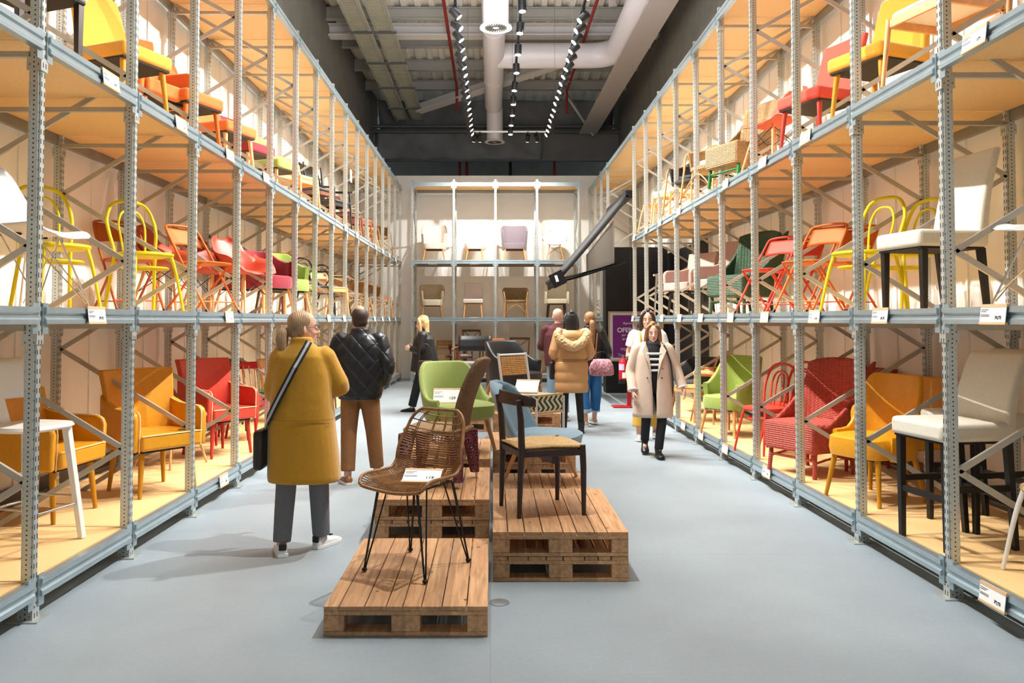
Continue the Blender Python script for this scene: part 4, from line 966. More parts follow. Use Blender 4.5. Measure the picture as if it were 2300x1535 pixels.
# ------------------------------------------------------------------ lime green chair, pale blue chair, woven chair
t = thing('upholstered_chair', 'lime green upholstered chair with oak legs on the third left pallets', 'armchair', (-.34, 7.6, H2+.001), face(.5, -.86))
LIME = fab('a6b765', 'lime_fabric')
MB().band(.62, .56, .3, .84, .5, .05, lean=.09, amax=118, fall=.6, pw=2.4).build('backrest', LIME, t, ang=70)
MB().rings([(.3, .24, .22, 0, -.04), (.34, .285, .27, 0, -.06), (.44, .285, .275, 0, -.07), (.465, .25, .24, 0, -.07)], 30, 4).build('seat', LIME, t)
legs4(t, OAK, .4, .38, .33, .026, .07, .6)
price_card('white price card standing on the lime green chair', (-.44, 7.42, H2+.47), face(0, -1), -.75, '129', None, size=(.25, .16))
t = thing('lounge_chair', 'pale blue shell lounge chair with beech legs on the low pallet', 'chair', (.42, 6.92, H1+.001), face(.92, -.38))
BLUE = fab('93b2c4', 'pale_blue_fabric')
MB().rings([(.29, .22, .22, 0, -.05), (.32, .265, .28, 0, -.06), (.4, .27, .285, 0, -.07), (.425, .24, .25, 0, -.07)], 30, 3.5).build('seat', BLUE, t)
mb = MB()
mb.grid(lambda u, v: (u*(.29-.04*v*v)*(1 if v < .8 else math.sqrt(max(.03, 1-((v-.8)/.21)**2))), .26+.2*v-.2*abs(u)**2.2*(1-.35*v), .33+.52*v-.05*abs(u)**2), 22, 16)
mb.build('backrest', BLUE, t, solid=.045, ang=80)
legs4(t, BEECH, .3, .3, .31, .024, .1, .55)
def zig():
    m = mat('green_cream_zigzag', 'e0d2b0', .8)
    N, L, b = nodes_of(m); tc = N.new('ShaderNodeTexCoord'); s = N.new('ShaderNodeSeparateXYZ'); L.new(tc.outputs['Object'], s.inputs[0])
    def q(op, a, c=None):
        k = N.new('ShaderNodeMath'); k.operation = op
        for i, x in enumerate((a, c)):
            if x is None: continue
            if isinstance(x, (int, float)): k.inputs[i].default_value = x
            else: L.new(x, k.inputs[i])
        return k.outputs[0]
    tri = q('ABSOLUTE', q('SUBTRACT', q('FRACT', q('MULTIPLY', s.outputs[2], 7.)), .5))
    xx = q('ADD', q('ADD', s.outputs[0], s.outputs[1]), q('MULTIPLY', tri, .14))
    st = q('GREATER_THAN', q('FRACT', q('MULTIPLY', xx, 13.)), .5)
    mx = N.new('ShaderNodeMixRGB'); mx.inputs[1].default_value = (*lin('e0d2b0'), 1); mx.inputs[2].default_value = (*lin('1f4a3c'), 1); L.new(st, mx.inputs[0]); L.new(mx.outputs[0], b.inputs['Base Color'])
    return m
t = thing('woven_chair', 'white tube framed chair with orange woven back and green zigzag seat', 'chair', (.42, 8.2, H2+.001), face(.72, -.7))
WT = mat('white_tube', 'e8e6e2', .35)
for s in (-1, 1):
    MB().tube([(s*.215, .22, 0), (s*.215, .22, .45), (s*.215, .3, .9)], .014, 10).build('leg', WT, t)
    MB().tube([(s*.215, -.23, 0), (s*.215, -.23, .46)], .014, 10).build('leg', WT, t)
mb = MB(); mb.tube([(-.215, -.23, .3), (.215, -.23, .3)], .01, 8)
mb.tube([(-.215, .3, .88), (.215, .3, .88)], .012, 8); mb.tube([(-.215, -.23, .45), (-.215, .22, .45)], .012, 8); mb.tube([(.215, -.23, .45), (.215, .22, .45)], .012, 8); mb.build('frame', WT, t)
MB().box((0, -.005, .4), (.42, .45, .16)).build('zigzag_seat', zig(), t, bevel=.012)
mb = MB()
for z in (.31, .485): mb.box((0, -.237, z), (.4, .012, .02))
mb.build('seat_binding', mat('natural_cord', 'd0aa70', .7), t, smooth=False)
MB().box((0, .278, .76), (.38, .02, .2), rx=-.16).build('woven_back', mat('orange_wicker', 'd39a4e', .65, 0, .2, 40, .9, 140, 'weave'), t, bevel=.008)
price_card('white price card behind the dark wooden backrest', (.33, 7.95, H2+.52), face(-.3, -1), -.8, '', None, size=(.24, .16), ink=False)
chair(c_tub, 'black leather tub armchair on the pallet stack near the back', 'armchair', .27, 9.85, H3, .75, -.66, 'tub_chair', col='1d1e22', m=lea('1d1e22'), legm=OAK, back=.84, arm=.6, w=.62, d=.58)
chair(c_wood, 'walnut armchair with black padded back on the far left pallets', 'armchair', -.3, 11.6, H3, -.1, -1, 'armchair', m=WALNUT, seatm=fab('8f8f96'), backm=lea('18181a'), style='pad', arms=True, pad=True, back=.88, w=.5)
chair(c_tub, 'curved plywood chair just behind the black tub armchair', 'chair', .2, 12.75, H2, .8, -.6, 'plywood_chair', col='a8683f', m=mat('brown_plywood', 'a8683f', .45), legm=EBON, back=.95, arm=.6, th=.02, w=.5, d=.5, seat=.5)
MB_ = MB().rings([(0.001, .055, .055), (.003, .055, .055), (.004, .05, .05)], 28).build('floor_socket', mat('brushed_floor_metal', '9a9ea0', .35, .6), None); MB_.location = (.035, 4.32, 0)
tagit(MB_, 'small round metal floor socket beside the front pallet', 'floor socket')

# ------------------------------------------------------------------ black booth, poster, extinguisher, awning
struct(MB().box((3.55, 16.72, 1.55), (2.3, .12, 3.1)).build('wall_booth', BLACK, smooth=False))
struct(MB().box((2.43, 16.92, 1.55), (.06, .3, 3.1)).build('wall_booth', BLACK, smooth=False))
struct(MB().box((3.70, 15.0, 1.6), (.03, 3.5, 2.7)).build('wall_booth', BLACK, smooth=False))
struct(MB().box((2.92, 16.655, 1.5), (.012, .01, 2.9)).build('trim_booth', mat('booth_joint', '2a2a2c', .4), smooth=False))
t = thing('poster', 'purple offer poster in a pale wooden frame on the black wall', 'poster', (2.95, 16.63, 1.2))
MB().box((0, 0, 0), (1.0, .03, 1.06)).build('frame', mat('poster_frame_wood', 'c2a384', .5), t, smooth=False, bevel=.004)
MB().box((0, -.017, 0), (.93, .006, .99)).build('mount', mat('poster_mount', 'd9d6d8', .5), t, smooth=False)
MB().box((0, -.022, 0), (.82, .006, .9)).build('print', mat('purple_print', '7c1f80', .5), t, smooth=False)
PW = mat('poster_lettering', 'e9dcec', .5)
text_mesh('Aprovecha', .075, 'lettering', PW, t, (-.03, -.0265, .28), (pi/2, 0, 0), bold=.001)
text_mesh('OFERTA 5', .135, 'lettering', PW, t, (-.02, -.0265, .13), (pi/2, 0, 0), bold=.004)
text_mesh('por compras de', .062, 'lettering', PW, t, (-.02, -.0265, .03), (pi/2, 0, 0), bold=.001)
text_mesh('igual o superior', .062, 'lettering', PW, t, (-.02, -.0265, -.05), (pi/2, 0, 0), bold=.001)
mb = MB()
for k in range(4): mb.box((0, -.026, -.25-.018*k), (.5 if k < 3 else .35, .001, .006))
mb.build('small_print', PW, t, smooth=False)
t = thing('extinguisher_stand', 'red metal stand on the floor carrying the fire extinguisher', 'stand', (2.42, 13.95, .001))
RP = pnt('c8222a')
MB().box((0, .02, .5), (.07, .05, 1.0)).build('post', RP, t, smooth=False, bevel=.004)
MB().box((-.13, 0, .012), (.34, .3, .022)).build('foot_plate', RP, t, smooth=False, bevel=.004)
t = thing('fire_extinguisher', 'red fire extinguisher hanging on the red stand', 'fire extinguisher', (2.31, 13.93, .42))
MB().rings([(0, .07, .07), (.012, .078, .078), (.36, .078, .078), (.41, .065, .065), (.44, .03, .03), (.47, .022, .022)], 24).build('cylinder', pnt('d02430'), t)
MB().rings([(-.002, .079, .079), (.075, .08, .08)], 24).build('base_ring', BLKMET, t)
mb = MB(); mb.box((0, 0, .49), (.04, .03, .04)); mb.bar((0, 0, .5), (-.09, -.02, .53), .02, .012); mb.bar((0, 0, .485), (-.08, -.02, .49), .02, .012); mb.build('valve', mat('valve_metal', '8d95a8', .3, .7), t, smooth=False)
MB().tube([(.02, 0, .48), (.075, -.03, .46), (.095, -.03, .3), (.095, -.03, .12)], .01, 8, sub=3).build('hose', BLKMET, t)
def wrap(a0, a1, z0, z1, name, m):
    MB().grid(lambda u, v: (.0795*sin(a0+(a1-a0)*(u+1)/2), -.0795*cos(a0+(a1-a0)*(u+1)/2), z0+(z1-z0)*v), 10, 1).build(name, m, t)
wrap(-1.3, .1, .24, .35, 'label_panel', mat('lilac_label', 'c9b8e0', .5)); wrap(-.35, .75, .1, .2, 'label_panel', mat('white_label', 'f2f2f2', .5))
# awning over the booth opening
t = thing('awning', 'black folding arm awning sticking out over the aisle from the booth', 'awning', (0, 0, 0))
AW = mat('black_awning_cloth', '26282b', .7)
mb = MB()
a = Vector((1.24, 14.3, 2.36)); b = Vector((2.47, 14.3, 3.83)); dy = Vector((0, 2.3, 0))
mb.grid(lambda u, v: a.lerp(b, v)+dy*((u+1)/2)+Vector((0, 0, -.02*sin(pi*v))), 6, 10); mb.build('canopy', AW, t, solid=.09)
mb = MB(); mb.tube([(1.16, 14.25, 2.34), (1.16, 16.62, 2.34)], .05, 10); mb.build('front_rail', mat('dark_rail', '2b2d30', .45, .2), t)
mb = MB(); mb.grid(lambda u, v: (1.14+.03*v, 14.28+2.3*(u+1)/2, 2.34-.17*v+.01*sin(u*9)), 12, 2); mb.build('valance', AW, t, solid=.008)
MB().box((1.18, 14.24, 2.29), (.26, .02, .26), ry=-.45).build('end_plate', BLKMET, t, smooth=False)
MB().box((1.16, 14.226, 2.3), (.05, .004, .12), ry=-.3).build('sticker', CARD, t, smooth=False)
MB().tube([(1.22, 14.35, 2.3), (1.75, 15.2, 2.45), (2.46, 14.5, 2.62)], .022, 8).build('arm', BLKMET, t)
MB().tube([(1.22, 16.4, 2.3), (1.75, 15.7, 2.42), (2.46, 16.3, 2.66)], .022, 8).build('arm', BLKMET, t)
MB().box((2.5, 15.5, 3.86), (.14, 2.4, .14)).build('cassette', BLKMET, t, smooth=False, bevel=.01)
mb = MB(); mb.grid(lambda u, v: (1.9+.6*(u+1)/2, 16.0+.1*sin(u*2), 2.62+.1*u+v*(.35+.55*(u+1)/2)), 12, 8); 
o = mb.build('side_cloth', mat('silver_grey_cloth', 'b4b0ab', .6), None, solid=.01); tagit(o, 'silver grey cloth panel hanging under the black awning', 'cloth panel')
# ------------------------------------------------------------------ people (they face local -Y; their right hand is at -X)
SKIN = mat('skin', 'd9a68c', .55, 0, .03, 20)
SKINP = mat('skin_pale', 'e3b7a2', .55, 0, .03, 20)
EYEW = mat('eye', 'e8e4e0', .3); IRIS = mat('iris', '33241c', .3); LIPS = mat('lips', 'b86a62', .5); BROW = mat('brow', '5a4232', .7)
def hair_mat(h): return mat('hair', h, .5, 0, .35, 18, .6, 26, 'wave')
def hand(mb, w, d, side, curl=.5, s=1., palm=None):
    # w: wrist, d: direction of the fingers, palm: the way the palm faces
    w = Vector(w); d = Vector(d).normalized(); pn = Vector(palm or (0, 0, -1)); pn = (pn-d*pn.dot(d)).normalized(); x = d.cross(pn)*side
    mb.loft([[w+d*t*s+x*a*hw*s+pn*b*ht*s for a, b in ((-1, -.6), (-.6, -1), (.6, -1), (1, -.6), (1, .6), (.6, 1), (-.6, 1), (-1, .6))] for t, hw, ht in ((-.02, .024, .02), (.02, .03, .018), (.05, .038, .016), (.085, .04, .014))])
    for i, (ln, off) in enumerate(((.068, .03), (.077, .01), (.072, -.011), (.056, -.031))):
        p = w+d*.08*s+x*off*s; a = curl*(.8+.12*i)
        p1 = p+(d*cos(a*.6)+pn*sin(a*.6))*ln*.45*s; p2 = p1+(d*cos(a*1.5)+pn*sin(a*1.5))*ln*.32*s; p3 = p2+(d*cos(a*2.3)+pn*sin(a*2.3))*ln*.28*s
        mb.tube([p-d*.02*s, p, p1, p2, p3], [.0095*s, .0092*s, .0088*s, .008*s, .0062*s], 7)
    p = w+d*.025*s+x*.03*s
    mb.tube([p, p+(x*.7+d*.7+pn*.3)*.03*s, p+(x*.5+d*1.0+pn*.5)*.055*s, p+(x*.35+d*1.1+pn*.7)*.072*s], [.013*s, .0115*s, .01*s, .0075*s], 7)
def head_shape(mb, M, s=1.):
    # local head frame: origin at the chin level centre, faces -Y
    rg = []
    for z, rx, ry, cy in ((-.004, .022, .02, -.058), (.006, .038, .04, -.04), (.03, .053, .062, -.022), (.06, .063, .078, -.008), (.09, .069, .087, 0), (.12, .073, .093, .004), (.15, .075, .096, .006), (.18, .071, .09, .008), (.205, .058, .073, .01), (.222, .035, .045, .012), (.229, .012, .016, .012)):
        rg.append([M @ Vector((s*rx*cos(2*pi*k/20), s*(cy+ry*sin(2*pi*k/20)), s*z)) for k in range(20)])
    mb.loft(rg)
    g = [(M @ Vector((0, -.088*s, .128*s))), (M @ Vector((0, -.1*s, .105*s))), (M @ Vector((0, -.114*s, .078*s))), (M @ Vector((0, -.096*s, .067*s)))]
    mb.tube(g, [.007*s, .0095*s, .0135*s, .009*s], 8)
    for q in (-1, 1):
        mb.ell(M @ Vector((q*.011*s, -.1*s, .073*s)), (.008*s, .01*s, .007*s), 8, 5)
        mb.ell(M @ Vector((q*.075*s, .008*s, .095*s)), (.009*s, .019*s, .03*s), 10, 6)
        mb.ell(M @ Vector((q*.034*s, -.06*s, .075*s)), (.022*s, .022*s, .022*s), 8, 6)
    mb.ell(M @ Vector((0, -.078*s, .045*s)), (.024*s, .014*s, .012*s), 10, 6); mb.ell(M @ Vector((0, -.074*s, .012*s)), (.018*s, .015*s, .013*s), 10, 6)
    mb.tube([M @ Vector((-.05*s, -.066*s, .128*s)), M @ Vector((0, -.09*s, .134*s)), M @ Vector((.05*s, -.066*s, .128*s))], .008*s, 6)
def person(label, loc, rz, H, J, top, legs, shoes, hair, skin=None, yaw=0, nod=0, cat='person', torso=None, collar=None, handcurl=(.6, .6), handdir=None, showface=True, hscale=1., bare=False, vox=.009):
    skin = skin or SKIN; k = H/1.68
    t = thing('person', label, cat, loc, rz)
    D = dict(hL=(.085, 0, .88), hR=(-.085, 0, .88), kL=(.09, -.01, .48), kR=(-.09, -.01, .48), aL=(.095, .02, .08), aR=(-.095, .02, .08),
             sL=(.175, .01, 1.36), sR=(-.175, .01, 1.36), eL=(.23, .04, 1.08), eR=(-.23, .04, 1.08), wL=(.22, -.04, .83), wR=(-.22, -.04, .83), tL=0, tR=0, lean=0)
    D.update(J); V = lambda n: Vector(D[n])*k
    ly = D['lean']
    mb = MB()
    # body: torso, neck, head, arms, legs, hands and feet grown together into one surface
    tor = [(.82, .15, .105, 0, .0), (.9, .165, .115, 0, .0), (1.0, .145, .1, 0, -.0), (1.1, .135, .095), (1.25, .16, .11), (1.35, .165, .095), (1.41, .12, .075), (1.44, .06, .055), (1.47, .05, .052), (1.52, .05, .052)]
    mb.rings([(z*k, a*k*.93, b*k*.93, 0, (ly*(z-.9) if z > .9 else 0)*k) for z, a, b, *_ in tor], 20)
    hc = Vector((0, ly*.6*k-.015*k, 1.452*k)); HM = Matrix.Translation(hc) @ Matrix.Rotation(yaw, 4, 'Z') @ Matrix.Rotation(nod, 4, 'X')
    head_shape(mb, HM, k*hscale)
    for S in 'LR':
        mb.tube([V('s'+S), V('e'+S), V('w'+S)], [.046*k, .037*k, .026*k], 10, sub=3)
        mb.tube([V('h'+S), V('k'+S), V('a'+S)], [.078*k, .052*k, .036*k], 10, sub=3)
        a = V('a'+S); tw = D['t'+S]; fd = Vector((sin(tw), -cos(tw), 0))
        mb.tube([a, a+Vector((0, 0, -.035*k)), a+fd*.07*k+Vector((0, 0, -.05*k)), a+fd*.14*k+Vector((0, 0, -.055*k))], [.036*k, .036*k, .03*k, .022*k], 8)
        hd = (handdir or {}).get(S) or ((V('w'+S)-V('e'+S)).normalized() if True else 0)
        hand(mb, V('w'+S), hd, 1 if S == 'R' else -1, handcurl[0 if S == 'L' else 1], k, (1, 0, 0) if S == 'R' else (-1, 0, 0))
    mb.build('body', skin, t, remesh=.0085 if not bare else .007, smo=1)
    if showface:
        for q in (-1, 1):
            e = MB().ell(HM @ Vector((q*.031*k, -.078*k, .112*k)), (.013*k, .009*k, .0075*k), 12, 8).build('eye', EYEW, t)
            MB().ell(HM @ Vector((q*.031*k, -.0865*k, .112*k)), (.006*k, .003*k, .006*k), 10, 6).build('iris', IRIS, e)
            MB().tube([HM @ Vector((q*.014*k, -.0935*k, .13*k)), HM @ Vector((q*.032*k, -.09*k, .135*k)), HM @ Vector((q*.05*k, -.072*k, .129*k))], .0035*k, 6).build('eyebrow', BROW, t)
        MB().ell(HM @ Vector((0, -.09*k, .045*k)), (.022*k, .007*k, .008*k), 12, 6).build('lips', LIPS, t)
    # trousers / legwear
    lm, lr, lend = legs[:3]; kw = legs[3] if len(legs) > 3 else {}
    mb = MB(); mb.rings([(.79*k, .13*k, .1*k), (.84*k, .165*k, .12*k), (.92*k, .17*k, .12*k), (1.0*k, .155*k, .11*k)], 20)
    for S in 'LR':
        h, kn, a = V('h'+S), V('k'+S), V('a'+S); end = a.lerp(kn, lend)
        mb.tube([h+Vector((0, 0, .03)), h.lerp(kn, .45), kn, kn.lerp(end, .5), end], [lr[0]*k, lr[0]*.92*k, lr[1]*k, (lr[1]*.5+lr[2]*.5)*k, lr[2]*k], 14, sub=3)
    mb.build('trousers' if not kw.get('name') else kw['name'], lm, t, remesh=.009, smo=2)
    for S in 'LR':
        a = V('a'+S); tw = D['t'+S]; M = Matrix.Translation((a.x, a.y, a.z-.08*k)) @ Matrix.Rotation(tw, 4, 'Z') @ Matrix.Rotation(D.get('p'+S, 0), 4, 'X')
        sh = MB(); L = []
        for y, hw, z1 in ((.06, .03, .05), (.045, .037, .085), (.0, .04, .092), (-.05, .043, .07), (-.11, .049, .055), (-.16, .043, .043), (-.195, .02, .03)):
            L.append([M @ Vector((c[0]*hw*k, y*k, (.012+(z1-.012)*c[1])*k)) for c in ((-1, 0), (-1, .55), (-.6, .92), (0, 1), (.6, .92), (1, .55), (1, 0))])
        sh.loft(L)
        if shoes[1] > .09: sh.tube([M @ Vector((0, .01*k, .05*k)), M @ Vector((0, .012*k, shoes[1]*k))], [.043*k, .05*k], 12)
        so = sh.build('shoe', shoes[0], t, smo=1, ang=70)
        s2 = MB(); L = []
        for y, hw in ((.068, .028), (.045, .041), (0, .043), (-.05, .045), (-.11, .052), (-.165, .045), (-.202, .02)):
            L.append([M @ Vector((c[0]*hw*k, y*k, c[1]*k)) for c in ((-1, .001), (-1, .022), (1, .022), (1, .001))])
        s2.loft(L).build('sole', shoes[2], so)
        if len(shoes) > 3:
            MB().box(M @ Vector((0, .058*k, .068*k)), (.05*k, .02*k, .045*k), rz=tw).build('heel_patch', shoes[3], so, bevel=.004)
            MB().tube([M @ Vector((-.02*k, -.075*k, .07*k)), M @ Vector((.02*k, -.09*k, .072*k)), M @ Vector((-.02*k, -.1*k, .068*k))], .005*k, 6).build('laces', shoes[3], so)
    # top garment
    for g in top:
        mb = MB(); mb.rings([(z*k, a*k, b*k, cx*k, (cy+(ly*(z-.9) if z > .9 else 0))*k) for z, a, b, cx, cy in g['rings']], 28, g.get('pw', 2.25))
        if g.get('sleeve'):
            r0, r1, r2, cuff = g['sleeve']
            for S in 'LR':
                s, e, w = V('s'+S), V('e'+S), V('w'+S); ce = e.lerp(w, cuff)
                mb.tube([s*.88+Vector((0, 0, s.z*.12)), s, s.lerp(e, .5), e, e.lerp(ce, .5), ce] if cuff > .05 else [s*.88+Vector((0, 0, s.z*.12)), s, s.lerp(e, .55)], [r0*k, r0*k, (r0+r1)/2*k, r1*k, (r1+r2)/2*k, r2*k] if cuff > .05 else [r0*k, r0*k, r0*1.02*k], 14, sub=3)
        for c, r in g.get('lumps', []): mb.ell(Vector(c)*k, [q*k for q in r], 12, 8)
        mb.build(g['name'], g['m'], t, remesh=g.get('vox', vox), smo=g.get('smo', 3))
    # hair
    if hair:
        mb = MB(); s = k*hscale
        def E(c, r): mb.ell(HM @ Vector([q*s for q in c]), [q*s for q in r], 18, 12, HM.to_3x3())
        kind = hair[0]
        if kind != 'bald': E((0, .02, .15), (.083, .095, .088))
        if kind in ('bob', 'long', 'pony', 'side'):
            n = hair[2] if len(hair) > 2 else .3
            for z, rx, ry, cy in (()): pass
            mb.loft([[HM @ Vector(((.0+rx*cos(2*pi*q/18))*s, (cy+ry*sin(2*pi*q/18))*s, z*s)) for q in range(18)] for z, rx, ry, cy in
                     ([(.19, .07, .07, .03), (.13, .088, .07, .045), (.07, .09, .06, .05), (.02, .088, .05, .055), (-(n-.2)*.5+.0, .085, .045, .06), (-(n-.2), .07, .03, .065)] if kind in ('bob', 'long', 'side') else [(.19, .07, .07, .03), (.13, .082, .07, .035), (.07, .075, .06, .04), (.035, .06, .05, .035)])])
            if kind in ('bob', 'side', 'long'):
                for q in (-1, 1):
                    mb.tube([HM @ Vector((q*.03*s, -.06*s, .215*s)), HM @ Vector((q*.074*s, -.05*s, .17*s)), HM @ Vector((q*.084*s, -.03*s, .1*s)), HM @ Vector((q*.088*s, -.025*s, .03*s)), HM @ Vector((q*.09*s, -.02*s, -(n-.22)*s))], [.018*s, .022*s, .026*s, .03*s, .02*s], 10, sub=3)
                mb.tube([HM @ Vector((.012*s, -.05*s, .222*s)), HM @ Vector((0, .03*s, .238*s)), HM @ Vector((0, .09*s, .2*s))], [.03*s, .03*s, .03*s], 10, sub=2)
            if kind == 'pony':
                mb.tube([HM @ Vector((0, .1*s, .085*s)), HM @ Vector((0, .135*s, .075*s)), HM @ Vector((0, .15*s, .03*s)), HM @ Vector((0, .14*s, -(n-.15)*s*.6)), HM @ Vector((0, .125*s, -(n-.15)*s))], [.022*s, .04*s, .045*s, .036*s, .012*s], 12, sub=3)
        if kind == 'short':
            mb.loft([[HM @ Vector((rx*cos(2*pi*q/18)*s, (cy+ry*sin(2*pi*q/18))*s, z*s)) for q in range(18)] for z, rx, ry, cy in ((.19, .07, .07, .03), (.13, .078, .07, .034), (.08, .072, .064, .036), (.045, .055, .05, .03))])
        if kind != 'bald': mb.build('hair', hair[1], t, remesh=.0085, smo=2)
    return t, HM, k
CHIN = 1.452
# --- woman in the mustard coat (seen from behind, head turned to her right)
COAT = mat('mustard_wool', 'bd8a16', .9, 0, .05, 50, .8, 11, sheen=.4)
GTR = mat('grey_marl', '6f7074', .9, 0, .18, 160, .2, 400)
SNK = lea('eceae6'); SOLE = mat('white_sole', 'f0efeb', .5)
t, HM, k = person('woman in a long mustard yellow coat seen from behind, left of the front pallet', (-1.28, 5.28, .001), pi, 1.6,
    dict(aL=(.11, .1, .08), kL=(.1, .03, .48), aR=(-.12, -.09, .08), kR=(-.11, -.04, .48), eR=(-.25, -.06, 1.14), wR=(-.04, -.22, 1.18), eL=(.205, -.03, 1.1), wL=(.0, -.24, 1.12), tR=-.5, tL=.35, sR=(-.155, 0, 1.36), sL=(.15, .02, 1.36)),
    [dict(name='coat', m=COAT, pw=2.5, sleeve=(.078, .075, .06, .85), vox=.01, smo=4, rings=[(.49, .25, .17, -.02, .0), (.52, .255, .175, -.02, 0), (.7, .245, .17, -.01, 0), (.9, .23, .165, 0, 0), (1.1, .215, .155, 0, 0), (1.25, .205, .145, 0, 0), (1.36, .18, .12, 0, .01), (1.42, .12, .085, 0, .02), (1.455, .08, .07, 0, .02), (1.5, .072, .068, 0, .02)])],
    (GTR, (.085, .072, .062), .02), (SNK, .08, SOLE, mat('black_leather_patch', '141416', .5)), ('pony', hair_mat('a98a66'), .22), SKIN, yaw=-1.1)
gl = MB()
gl.tube([HM @ Vector((-.076*k, -.0*k, .115*k)), HM @ Vector((-.07*k, -.07*k, .118*k))], .002, 6)
for q in (-1, 1): gl.tube([HM @ Vector(((q*.034+.026*cos(a))*k, -.098*k, (.112+.018*sin(a))*k)) for a in [2*pi*i/14 for i in range(14)]], .0022, 6, closed=True)
gl.build('glasses', BLKMET, t)
# slit and hem seam of the coat
seam = mat('coat_seam', '8f6a10', .9)
mb = MB()
for z in (.93,):
    mb.tube([(.245*k*math.copysign(abs(cos(a))**.8, cos(a)), .166*k*math.copysign(abs(sin(a))**.8, sin(a)), z*k) for a in [R(20+140*i/20) for i in range(21)]], .0022, 5)
mb.build('seam', seam, t)
b = thing('shoulder_bag', 'black and grey handbag on a striped strap at the left hip of the mustard coat', 'handbag', (-1.28, 5.28, .001), pi)
def ribbon(pts, w, th, nrm):
    mb = MB(); rg = []
    for i, p in enumerate(pts):
        p = Vector(p); d = (Vector(pts[min(i+1, len(pts)-1)])-Vector(pts[max(i-1, 0)])).normalized(); n = Vector(nrm[i]).normalized(); x = d.cross(n).normalized()
        rg.append([p+x*w/2-n*th/2, p-x*w/2-n*th/2, p-x*w/2+n*th/2, p+x*w/2+n*th/2])
    return mb.loft(rg)
path = []; nr = []
for i in range(19):
    f = i/18; z = 1.47-.63*f; x = -.07+.315*f**1.1
    rx, ry = (.228, .17) if z < 1.3 else (.228-.11*(z-1.3)/.17, .165-.06*(z-1.3)/.17)
    c = max(-1, min(1, x/rx)); y = ry*(1-abs(c)**2.5)**(1/2.5)
    path.append((x*k*1.03, (y+.022)*k, z*k)); nr.append((x/rx**2*.5, y/ry**2, 0) if i < 16 else (1, .5, 0))
ribbon(path, .046, .005, nr).build('strap', mat('black_strap', '17171a', .6), b, smooth=False)
ribbon([(Vector(p)+Vector(n).normalized()*.003) for p, n in zip(path, nr)], .016, .004, nr).build('strap_stripe', mat('silver_stripe', 'b9bcc0', .5), b, smooth=False)
MB().box((.272*k, .04, .72*k), (.06, .2, .26)).build('bag_body', lea('2a2622'), b, bevel=.02, seg=3)
MB().box((.304*k, .04, .72*k), (.004, .16, .2)).build('side_panel', mat('bag_panel', '6b5f48', .6), b, bevel=.001)
MB().tube([(.262*k, .04, .83*k), (.266*k, .05, .86*k)], .012, 8).build('clasp', mat('gold', 'c9a24a', .3, .8), b)
# --- man in quilted jacket
QUILT = mat('quilted_nylon', '14171d', .4, 0, .1, 12, .55, 19, 'quilt', spec=.5)
CHINO = mat('brown_chino', '8d6138', .85, 0, .08, 30, 1.0, 22)
TANSH = lea('8a5a34')
t, HM, k = person('man in a black quilted jacket and brown trousers seen from behind', (-1.27, 7.5, .001), pi+.05, 1.66,
    dict(aR=(-.17, -.02, .1), kR=(-.13, -.02, .5), aL=(.1, .08, .08), kL=(.1, .02, .48), eR=(-.27, .06, 1.12), wR=(-.215, -.08, .93), eL=(.27, .0, 1.12), wL=(.2, -.16, .95), tR=-.5, tL=.4, pR=-.1, sR=(-.19, 0, 1.36), sL=(.19, 0, 1.36)),
    [dict(name='quilted_jacket', m=QUILT, pw=2.5, sleeve=(.085, .078, .062, .9), rings=[(.8, .2, .145, 0, 0), (.84, .215, .155, 0, 0), (.95, .22, .155, 0, 0), (1.15, .235, .16, 0, 0), (1.3, .235, .145, 0, 0), (1.38, .18, .11, 0, .01), (1.43, .1, .085, 0, .01), (1.48, .08, .075, 0, .01)])],
    (CHINO, (.1, .078, .068), .1), (TANSH, .08, SOLE), ('short', mat('dark_short_hair', '3a2c24', .6, 0, .2, 60)), SKIN, showface=True)
MB().ell(HM @ Vector((0, .045*k, .205*k)), (.045*k, .045*k, .042*k), 16, 10).build('bald_crown', SKIN, t)
# --- blonde woman in black, profile
BLKJ = mat('black_padded_coat', '141416', .6, 0, .15, 20, .5, 30)
BLKT = mat('black_trousers', '131317', .8)
t, HM, k = person('blonde woman in a black jacket looking left in front of the back rack', (-1.17, 13.3, .001), face(-1, .1), 1.58,
    dict(aL=(.08, -.2, .08), kL=(.09, -.1, .48), aR=(-.09, .16, .08), kR=(-.09, .03, .48), eL=(.23, -.02, 1.1), wL=(.1, -.24, 1.13), eR=(-.24, .05, 1.08), wR=(-.1, -.22, 1.14)),
    [dict(name='black_jacket', m=BLKJ, sleeve=(.08, .07, .055, .85), rings=[(.72, .22, .27, 0, .03), (.78, .225, .27, 0, .03), (.95, .215, .235, 0, .02), (1.15, .215, .205, 0, 0), (1.3, .215, .18, 0, 0), (1.38, .17, .115, 0, 0), (1.44, .1, .09, 0, 0), (1.5, .09, .085, 0, 0)])],
    (BLKT, (.09, .08, .075), .05), (lea('151516'), .08, BLKMET), ('side', hair_mat('d9b57a'), .29), SKINP, nod=.05, hscale=1.06)
b = thing('handbag', 'dark brown handbag hanging from the arm of the blonde woman', 'handbag', (-1.14, 13.0, .62))
MB().box((.02, 0, .13), (.24, .12, .26)).build('bag_body', lea('3a2220'), b, bevel=.03, seg=3)
MB().tube([(-.08, 0, .25), (-.06, -.0, .45), (.03, 0, .53), (.11, 0, .45), (.12, 0, .25)], .007, 8, sub=3).build('handle', lea('4a3028'), b)
